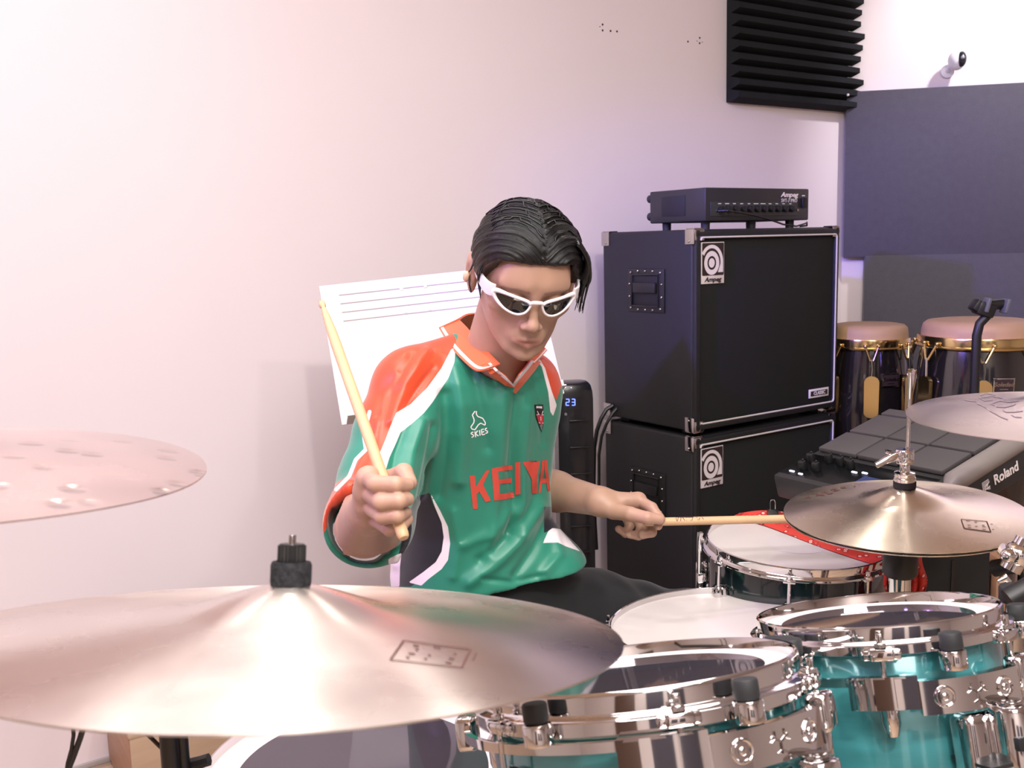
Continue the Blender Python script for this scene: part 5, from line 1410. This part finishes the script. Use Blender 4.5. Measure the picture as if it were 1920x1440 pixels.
me.materials.append(SHIRT)
shirt = obj('football_shirt', me, None, person, 'green football shirt with orange sleeves and white piping', world=True, smooth=0)
me.polygons.foreach_set('use_smooth', [True]*len(me.polygons))
SB_ = bvh_of(shirt)
# chest lettering and marks, printed flat on the cloth
RED = mat('print_red', srgb(205, 74, 60), .55)
def sc_poly(pts, ox=860, oy=750, s=6.855): return [(ox+x/s, oy+y/s) for x, y in pts]
K_ = [[(135, 970), (205, 965), (245, 1395), (185, 1400)], [(215, 1120), (350, 905), (400, 895), (310, 1090), (250, 1190), (218, 1215)], [(262, 1170), (310, 1085), (415, 1290), (345, 1312)]]
E_ = [[(425, 880), (505, 858), (530, 1285), (455, 1290)], [(500, 860), (690, 832), (695, 892), (508, 918)], [(515, 1020), (680, 1000), (684, 1060), (518, 1080)], [(525, 1205), (712, 1180), (715, 1250), (530, 1286)]]
I_ = [[(725, 800), (790, 790), (795, 1205), (730, 1218)]]
Y_ = [[(822, 795), (905, 780), (962, 930), (1000, 785), (1040, 775), (1000, 1010), (1003, 1195), (940, 1205), (935, 1020)]]
A_2 = [[(1065, 778), (1105, 770), (1048, 1190), (1022, 1195)], [(1105, 770), (1128, 768), (1172, 1160), (1140, 1170), (1095, 880)], [(1056, 1010), (1140, 1000), (1142, 1060), (1052, 1070)]]
for ch, P in zip('KEIYA', (K_, E_, I_, Y_, A_2)):
    decal('chest_letter', SB_, [sc_poly(q) for q in P], RED, shirt, .0010)
LW = mat('print_white', srgb(240, 236, 238), .5)
def lw(seq, w): 
    out = []
    for s_ in seq: out += stroke(sc_poly(s_), w)
    return out
decal('maker_logo', SB_, lw([[(205, 140), (185, 170), (170, 190), (195, 250), (190, 290), (150, 345), (165, 370), (205, 380), (245, 320), (275, 295), (340, 320), (345, 290), (310, 235), (240, 210), (222, 180), (222, 140)]], 2.2), LW, shirt, .0012)
decal('maker_lettering', SB_, lw([[(185, 410), (160, 415), (152, 430), (185, 445), (190, 462), (160, 478)], [(205, 400), (215, 475)], [(240, 390), (212, 430), (250, 460)], [(262, 385), (270, 455)], [(322, 370), (285, 378), (295, 445), (335, 436)], [(290, 412), (325, 402)], [(365, 358), (340, 366), (342, 385), (372, 395), (375, 415), (345, 425)]], 2.1), LW, shirt, .0012)
SHB = mat('badge_black', srgb(26, 26, 30), .5); SHR = mat('badge_red', srgb(176, 48, 60), .5)
decal('shield_badge', SB_, [sc_poly([(968, 60), (1085, 55), (1092, 250), (1085, 340), (1062, 415), (1025, 330), (985, 220)])], SHB, shirt, .0009, label='black shield badge with red and white crest')
decal('shield_field', SB_, [sc_poly([(992, 190), (1085, 180), (1085, 290), (1062, 320), (1020, 290)])], SHR, shirt, .0013)
decal('shield_tip', SB_, [sc_poly([(1030, 318), (1080, 310), (1062, 395)])], mat('badge_green', srgb(90, 120, 112), .5), shirt, .0013)
decal('shield_marks', SB_, lw([[(992, 75), (992, 105)], [(1004, 75), (1004, 105)], [(1018, 75), (1018, 105)], [(1034, 75), (1034, 105)], [(1048, 75), (1048, 105)], [(1062, 75), (1062, 105)], [(992, 90), (1066, 88)], [(1000, 140), (1018, 180)], [(1080, 135), (1066, 175)], [(990, 188), (1030, 180)], [(1060, 185), (1088, 185)], [(1048, 210), (1050, 260)], [(1018, 288), (1040, 296)], [(1068, 290), (1084, 294)]], 1.1), LW, shirt, .0016)

# neckband (V) and collar flaps
OC = mat('collar_orange', srgb(232, 98, 52), .6, sheen=.3); WC = mat('collar_white', srgb(240, 232, 234), .6)
def on_shirt(px, py, dflt, off):
    q = hit(SB_, px, py, off)
    if q is None or abs(q.y-dflt) > .06: q = C(px, py, dflt-off)
    return q
def lerp_rows(A, B, t): return [a.lerp(b_, t) for a, b_ in zip(A, B)]
def smooth_pts(P, n=5):
    out = []
    Q = [P[0]]+P+[P[-1]]
    for i in range(1, len(Q)-2):
        for k in range(n):
            t = k/n; a, b_, c_, d_ = Q[i-1], Q[i], Q[i+1], Q[i+2]
            out.append(.5*((2*b_)+(c_-a)*t+(2*a-5*b_+4*c_-d_)*t*t+(-a+3*b_-3*c_+d_)*t**3))
    out.append(P[-1]); return out
Vi = [(921, 680, 1.590), (934, 694, 1.585), (948, 707, 1.582), (962, 718, 1.580), (974, 703, 1.588), (986, 689, 1.600), (996, 676, 1.62)]
Vo = [(902, 684, 1.590), (920, 702, 1.588), (942, 722, 1.586), (964, 737, 1.584), (984, 716, 1.592), (1000, 697, 1.605), (1012, 680, 1.63)]
inn = [on_shirt(x, y, d, .002) for x, y, d in Vi]; out_ = [on_shirt(x, y, d, .003) for x, y, d in Vo]
obj('neckband', MB().ribbon(inn, out_, .0025), OC, person, 'orange V neckband', world=True, smooth=60)
wi = lerp_rows(inn, out_, .05); wo = lerp_rows(inn, out_, .33)
sh_ = Vector((0, -.0032, .0006))
obj('neckband_stripe', MB().ribbon([p+sh_ for p in wi], [p+sh_ for p in wo], .001), WC, person, 'white stripe of the neckband', world=True, smooth=60)
def flap(name, U, L, lab):
    A = smooth_pts([C(*q) for q in U]); B = smooth_pts([C(*q) for q in L])
    f = obj(name, MB().ribbon(A, B, .003), OC, person, lab, world=True, smooth=60)
    rows_ = []
    n_ = [(A[min(i+1, len(A)-1)]-A[max(i-1, 0)]).cross(B[i]-A[i]).normalized() for i in range(len(A))]
    for s_ in (-1, 1):
        o_ = .0035 if s_ > 0 else -.0005
        a = [p.lerp(q, .80)+n*o_ for p, q, n in zip(A, B, n_)]; b_ = [p.lerp(q, .93)+n*o_ for p, q, n in zip(A, B, n_)]
        obj('collar_stripe', MB().ribbon(a, b_, .0006 if s_ > 0 else -.0006), WC, f, world=True, smooth=60)
flap('collar_flap', [(862, 600, 1.74), (876, 614, 1.69), (896, 638, 1.645), (918, 662, 1.610), (938, 682, 1.590)], [(824, 617, 1.735), (842, 646, 1.665), (864, 671, 1.615), (893, 694, 1.582), (921, 688, 1.575)], 'orange collar flap with white edge stripe, on the picture\'s left')
flap('collar_flap', [(1004, 648, 1.68), (994, 662, 1.655), (984, 675, 1.63)], [(1024, 658, 1.695), (1013, 672, 1.66), (1001, 684, 1.632)], 'small orange collar flap below the chin, on the picture\'s right')
bk = [(862, 600, 1.74), (880, 590, 1.775), (915, 590, 1.80), (955, 600, 1.80), (988, 622, 1.765), (1004, 648, 1.68)]; bk2 = [(824, 617, 1.735), (852, 620, 1.80), (905, 626, 1.835), (965, 636, 1.835), (1005, 645, 1.79), (1024, 658, 1.695)]
obj('collar_back', MB().ribbon(smooth_pts([C(*q) for q in bk]), smooth_pts([C(*q) for q in bk2]), .003), OC, person, world=True, smooth=60)

# --- trousers, shoes
TRO = mat('trouser_black', srgb(38, 39, 42), .8, 0, .25, bump=(700, .2, .0008), noise=(8, .12), sheen=.2)
g = SDF((-.30, 1.28, .06), (.52, 2.12, .78), .0062)
g.add(sec_sdf(g, [(1025, 899, 1.79, .128, .098), (1060, 906, 1.795, .152, .114), (1150, 915, 1.82, .170, .135), (1230, 915, 1.84, .16, .14)], TY), 0)
for a, b_, c_ in ((HIPL, KNL, ANL), (HIPR, KNR, ANR)):
    g.add(g.cap(a, a.lerp(b_, .45)+Vector((0, 0, .006)), .098, .086), .04); g.add(g.cap(a.lerp(b_, .45)+Vector((0, 0, .006)), b_, .086, .064), .03); g.add(g.cap(b_, c_, .062, .052), .03)
V, F = g.mesh(); V = relax(V, F, 2, .5); N = vnormals(V, F)
dd = .0035*np.sin(V[:, 0]*70+V[:, 2]*45+3*np.sin(V[:, 1]*20))*(.5+.5*np.sin(V[:, 0]*23+1))
V = V+N*dd[:, None]
me = np_mesh('trousers', V, F); me.materials.append(TRO)
obj('trousers', me, None, person, 'loose black trousers', world=True, smooth=0).data.polygons.foreach_set('use_smooth', [True]*len(me.polygons))
for q in (ANL, ANR):
    g = SDF((q.x-.07, q.y-.22, 0), (q.x+.07, q.y+.09, .14), .006)
    g.add(g.ell((q.x, q.y+.01, .045), (.042, .055, .043)), 0); g.add(g.ell((q.x, q.y-.11, .035), (.046, .09, .034)), .03); g.add(g.cap((q.x, q.y+.01, .05), (q.x, q.y, .10), .042), .02)
    g.D = np.maximum(g.D, .004-g.Z).astype(np.float32)
    V, F = g.mesh(); me = np_mesh('shoe', V, F); me.materials.append(BLACK); obj('shoe', me, None, person, world=True, smooth=0).data.polygons.foreach_set('use_smooth', [True]*len(me.polygons))

# --- hair: slicked back from a centre parting
HAIR = bpy.data.materials.new('hair_black'); HAIR.use_nodes = True
nt = HAIR.node_tree; b = nt.nodes['Principled BSDF']; b.inputs['Base Color'].default_value = srgb(6, 6, 7); b.inputs['Roughness'].default_value = .24; b.inputs['Specular IOR Level'].default_value = .42
cm = nt.nodes.new('ShaderNodeCombineXYZ'); nt.links.new(attr_node(nt, 'lane'), cm.inputs[0]); nt.links.new(attr_node(nt, 'along'), cm.inputs[1])
n = nt.nodes.new('ShaderNodeTexNoise'); n.inputs['Scale'].default_value = 1; n.inputs['Detail'].default_value = 5; n.inputs['Roughness'].default_value = .65; nt.links.new(cm.outputs[0], n.inputs[0])
bp = nt.nodes.new('ShaderNodeBump'); bp.inputs['Strength'].default_value = .9; bp.inputs['Distance'].default_value = .0022; nt.links.new(n.outputs[0], bp.inputs['Height']); nt.links.new(bp.outputs[0], b.inputs['Normal'])
g = SDF((-.108, -.118, -.085), (.108, .132, .140), .0017)
g.add(g.ell((0, .014, .026), (.0825, .103, .086)), 0)
g.add(g.ell((0, -.030, .052), (.050, .062, .048)), .02); g.add(g.ell((.024, -.028, .050), (.052, .062, .052)), .02); g.add(g.ell((-.030, -.026, .052), (.053, .062, .052)), .02)
for s in (-1, 1): g.add(g.ell((s*.066, -.006, .020), (.0160, .046, .040)), .02)
g.add(g.ell((0, .060, -.020), (.060, .050, .055)), .03)
# hairline: cut away the face and the neck
X, Y, Z_ = g.X, g.Y, g.Z; ax = np.abs(X)
front_line = .058-.005*np.exp(-((X-.006)/.012)**2)-.20*np.clip(ax-.040, 0, 1)
side_line = np.interp(Y, [-.10, -.072, -.050, -.030, -.012, .0, .030, .06, .13], [.060, .054, .030, .002, .004, .018, .028, -.06, -.072]).astype(np.float32)
line = np.where(ax < .045, np.maximum(front_line, side_line-.0), side_line)
line = np.where((Y > -.04) | (ax > .056), side_line, np.maximum(front_line, side_line))
cut = (line-Z_)*.75
h_ = np.clip(.5-.5*(g.D-cut)/.006, 0, 1)
g.D = (g.D*(1-h_)+cut*h_+.006*h_*(1-h_)).astype(np.float32)
# parting groove
g.sub(g.cap((.006, -.088, .088), (.010, -.050, .118), .0030), .006); g.sub(g.cap((.010, -.050, .118), (.008, .01, .124), .0028, .001), .006)
V, F = g.mesh(); V = relax(V, F, 2, .5); N = vnormals(V, F); x, y, z = V.T
axx = np.abs(x-.006)
lane = y*1.0-.75*axx-.55*np.clip(.09-z, 0, .2)*1.0
lane = lane+.004*np.sin(axx*60+z*30)
along = axx+.6*(.12-z)
r_ = .0011*np.sin(lane*2*PI/.0125+np.sign(x)*1.1+2*np.sin(along*22))+.0006*np.sin(lane*2*PI/.0058+along*40)+.0012*np.sin(lane*2*PI/.031+along*30)
lv = np.where(axx < .045, .053-.20*np.clip(axx-.040, 0, 1), np.interp(y, [-.10, -.072, -.050, -.030, -.012, .0, .030, .06, .13], [.060, .054, .030, .002, .004, .018, .028, -.06, -.072]))
r_ = r_*np.clip((z-lv)/.016, .05, 1)
V = V+N*r_[:, None]
Vw = np.array([(HEAD @ Vector(p)) for p in V]); me = np_mesh('hair', Vw, F); attr(me, 'lane', lane*520); attr(me, 'along', along*38)
me.materials.append(HAIR); hair = obj('hair', me, None, person, 'slicked-back black hair with centre parting', world=True, smooth=0); me.polygons.foreach_set('use_smooth', [True]*len(me.polygons))
HL = mat('hair_lock', srgb(8, 8, 9), .25, 0, .45)
locks = []
rl = random.Random(12)
def lock(pts, r0, r1, j=.002):
    P = [HEAD @ Vector((p[0]+rl.uniform(-j, j), p[1]+rl.uniform(-j, j), p[2]+rl.uniform(-j, j))) for p in pts]
    P = smooth_pts(P, 4); n_ = len(P); return P, [r0+(r1-r0)*(i/(n_-1))**1.5 for i in range(n_)]
HBV = bvh_of(hair)
mb = MB()
for k in range(16):
    o = rl.uniform(-.010, .010); e = rl.uniform(-.016, .012); f_ = rl.uniform(0, .010)
    P, rr = lock([(.058, -.050+o, .085), (.078+f_*.3, -.052+o, .060), (.080+f_, -.050+o, .030), (.080+f_, -.050+o*1.2, .006), (.078+f_, -.054+o*1.3, -.022+e)], .0032, .0005)
    mb.tube(P, rr, 6)
for k in range(8):
    o = rl.uniform(-.006, .008); e = rl.uniform(-.010, .006)
    P, rr = lock([(-.070, -.045+o, .050), (-.080, -.040+o, .026), (-.079, -.036+o, .004), (-.074, -.036+o, -.018+e)], .0030, .0005)
    mb.tube(P, rr, 6)
for k in range(34):      # fine wet strands over the crown
    s = -1 if k % 3 else 1; y0 = rl.uniform(-.085, .03); w = rl.uniform(.0007, .0013)
    P = []
    for t in range(7):
        q = t/6; xx = .006+s*(.004+.072*q); yy = y0+.045*q+.01*math.sin(3*q); 
        ex = (xx-s*.018)/.066; ey = (yy-.012)/.104
        zz_ = .034+.094*math.sqrt(max(.02, 1-min(.97, ex*ex*.9)-min(.9, ey*ey)*.85))
        P.append(HEAD @ Vector((xx, yy, zz_)))
    P = [(lambda q: q[0]+q[1]*.0004)(HBV.find_nearest(p)) for p in smooth_pts(P, 3)]
    mb.tube(P, w, 5)
me_l = obj('hair_strands', mb, HL, person, world=True, smooth=180); me_l['kind'] = 'stuff'

# --- sunglasses
GW = mat('glasses_white', srgb(226, 220, 224), .28, 0, .5, coat=.3); LENS = mat('lens_dark', srgb(16, 18, 20), .06, 0, .6, coat=1)
gl_ = thing('sunglasses', 'white wraparound sunglasses with dark lenses worn by the drummer', 'sunglasses', HEAD)
def wrap(x, z, o=0): return Vector((x, -.1045-o+6.3*x*x+.10*max(0, abs(x)-.045)+.04*z, z))
half = [(.0090, .0015), (.0120, .0062), (.0195, .0092), (.031, .0112), (.043, .0128), (.0535, .0135), (.0605, .0125), (.063, .0085), (.060, .0015), (.0535, -.0060), (.0445, -.0120), (.034, -.0155), (.025, -.0155), (.017, -.0120), (.012, -.0060)]
for s in (-1, 1):
    ctr = [wrap(s*x, z-.004) for x, z in half]; P = smooth_pts(ctr+[ctr[0]], 4)[:-1]
    mb = MB(); cx_ = Vector((s*.036, 0, -.004)); cc = wrap(s*.036, -.004, .0016)
    vs = []
    for f_ in (0, .35, .7, 1.0):
        if f_ == 0: vs.append([mb.bm.verts.new(cc)]); continue
        vs.append([mb.bm.verts.new(wrap(cc.x+(p.x-cc.x)*f_, cc.z+(p.z-cc.z)*f_, .0016*(1-f_*f_))) for p in P])
    n_ = len(P)
    for i in range(n_):
        mb.bm.faces.new((vs[0][0], vs[1][i], vs[1][(i+1) % n_]))
        for j in (1, 2): mb.bm.faces.new((vs[j][i], vs[j+1][i], vs[j+1][(i+1) % n_], vs[j][(i+1) % n_]))
    obj('lens', mb, LENS, gl_, smooth=180)
    rr = [.0020+.0016*max(0, (abs(p.x)-.045)/.02)+(.0006 if p.z > 0 else 0) for p in P]
    obj('frame_rim', MB().tube(P, rr, 10, closed=True), GW, gl_, smooth=180)
    A = [wrap(s*.0625, .0065), Vector((s*.0715, -.066, .0055)), Vector((s*.0765, -.045, .006)), Vector((s*.0800, -.020, .008)), Vector((s*.0805, .004, .010))]
    A = smooth_pts(A, 4); w_ = [.0105, .0108, .0095, .0085, .006]
    mb = MB(); vs = []
    for i, p in enumerate(A):
        q = i/(len(A)-1)*4; h2 = float(np.interp(q, range(5), w_)); th = .0018
        vs.append([mb.bm.verts.new(p+Vector((s*dx, 0, dz))) for dx, dz in ((-th, -h2), (th, -h2*.9), (th*1.4, 0), (th, h2*.9), (-th, h2))])
    for i in range(len(vs)-1):
        for j in range(5): mb.bm.faces.new((vs[i][j], vs[i][(j+1) % 5], vs[i+1][(j+1) % 5], vs[i+1][j]))
    mb.bm.faces.new(vs[0]); mb.bm.faces.new(vs[-1][::-1])
    obj('temple', mb, GW, gl_, smooth=60)
obj('bridge', MB().tube([wrap(-.0115, .0005), wrap(-.006, .0032, .001), wrap(0, .0036, .0015), wrap(.006, .0032, .001), wrap(.0115, .0005)], [.0026, .0030, .0032, .0030, .0026], 10), GW, gl_)
# earphone in the visible ear
ep = thing('earphone', 'small in-ear monitor with dark cable in the drummer\'s visible ear', 'earphone', HEAD)
obj('ear_bud', MB().sphere((-.0915, .003, -.012), .0075, n=16, sc=(.8, .8, 1.25)), mat('bud_beige', srgb(214, 176, 150), .35), ep)
obj('ear_cable', MB().tube(smooth_pts([Vector(p) for p in ((-.089, .003, -.004), (-.0875, -.006, .006), (-.085, -.004, .016), (-.084, .006, .02))], 3)+[Vector((-.084, .01, .02))], .0016, 6).tube([(-.0885, .000, -.008), (-.087, -.006, -.022), (-.082, -.004, -.036)], .0014, 6), BLACKM, ep)

# --- drumsticks
STK = mat('stick_hickory', srgb(198, 162, 122), .5, noise=(14, .07, (1, 1, 1)))
def stick(label, tip, butt, texts=None):
    tip, butt = Vector(tip), Vector(butt); L_ = (tip-butt).length; d = (tip-butt).normalized()
    M = Matrix.Translation(butt) @ d.to_track_quat('Z', 'Y').to_matrix().to_4x4()
    t = thing('drumstick', label, 'drumstick', M, 'drumsticks in the drummer\'s hands')
    r = .0073
    pr = [(0, 0), (r*.7, .0005), (r*.93, .003), (r, .008), (r, L_-.085), (r*.92, L_-.06), (r*.70, L_-.032), (r*.45, L_-.015), (r*.40, L_-.0125), (r*.60, L_-.0105), (r*.66, L_-.007), (r*.55, L_-.002), (r*.3, L_-.0003), (0, L_)]
    o = obj('shaft', MB().lathe(pr, 24), STK, t, smooth=50); return t, o
s1, s1o = stick('wooden drumstick held upright in the raised fist at the picture\'s left', C(602, 565, 1.38), C(758, 1010, 1.115))
s2, s2o = stick('wooden drumstick pointing right towards the hi-hat from the lower hand', C(1642, 969, 1.72), C(1206, 979, 1.685))
SB2 = bvh_of(s2o)
pol = letters([[(1267, 970), (1269, 977)], [(1272, 970), (1270, 977)], [(1277, 970), (1276, 977)], [(1280, 971), (1284, 976)], [(1288, 970), (1287, 976)], [(1292, 970), (1295, 976)], [(1299, 971), (1297, 976)], [(1306, 970), (1309, 975)], [(1312, 971), (1311, 975)], [(1316, 970), (1319, 974)], [(1267, 970), (1300, 970)]], 1.1)
decal('stick_print', SB2, pol, CINK, s2)

# --- throne under the drummer
zs = .50
seat = thing('drum_throne', 'round black drum stool under the drummer', 'stool', loc=(sx_, sy_, 0))
obj('cushion', MB().lathe([(0, zs-.07), (.15, zs-.07), (.165, zs-.055), (.168, zs-.02), (.155, zs), (0, zs+.003)], 48), BLACK, seat)
obj('post', MB().cyl((0, 0, .1), (0, 0, zs-.07), .016, n=16), CHROME_D, seat)
for k in range(3):
    an = .4+k*2*PI/3
    obj('leg', MB().tube([(0, 0, .28), (.24*math.cos(an), .24*math.sin(an), .01)], .009, 10), CHROME_D, seat)
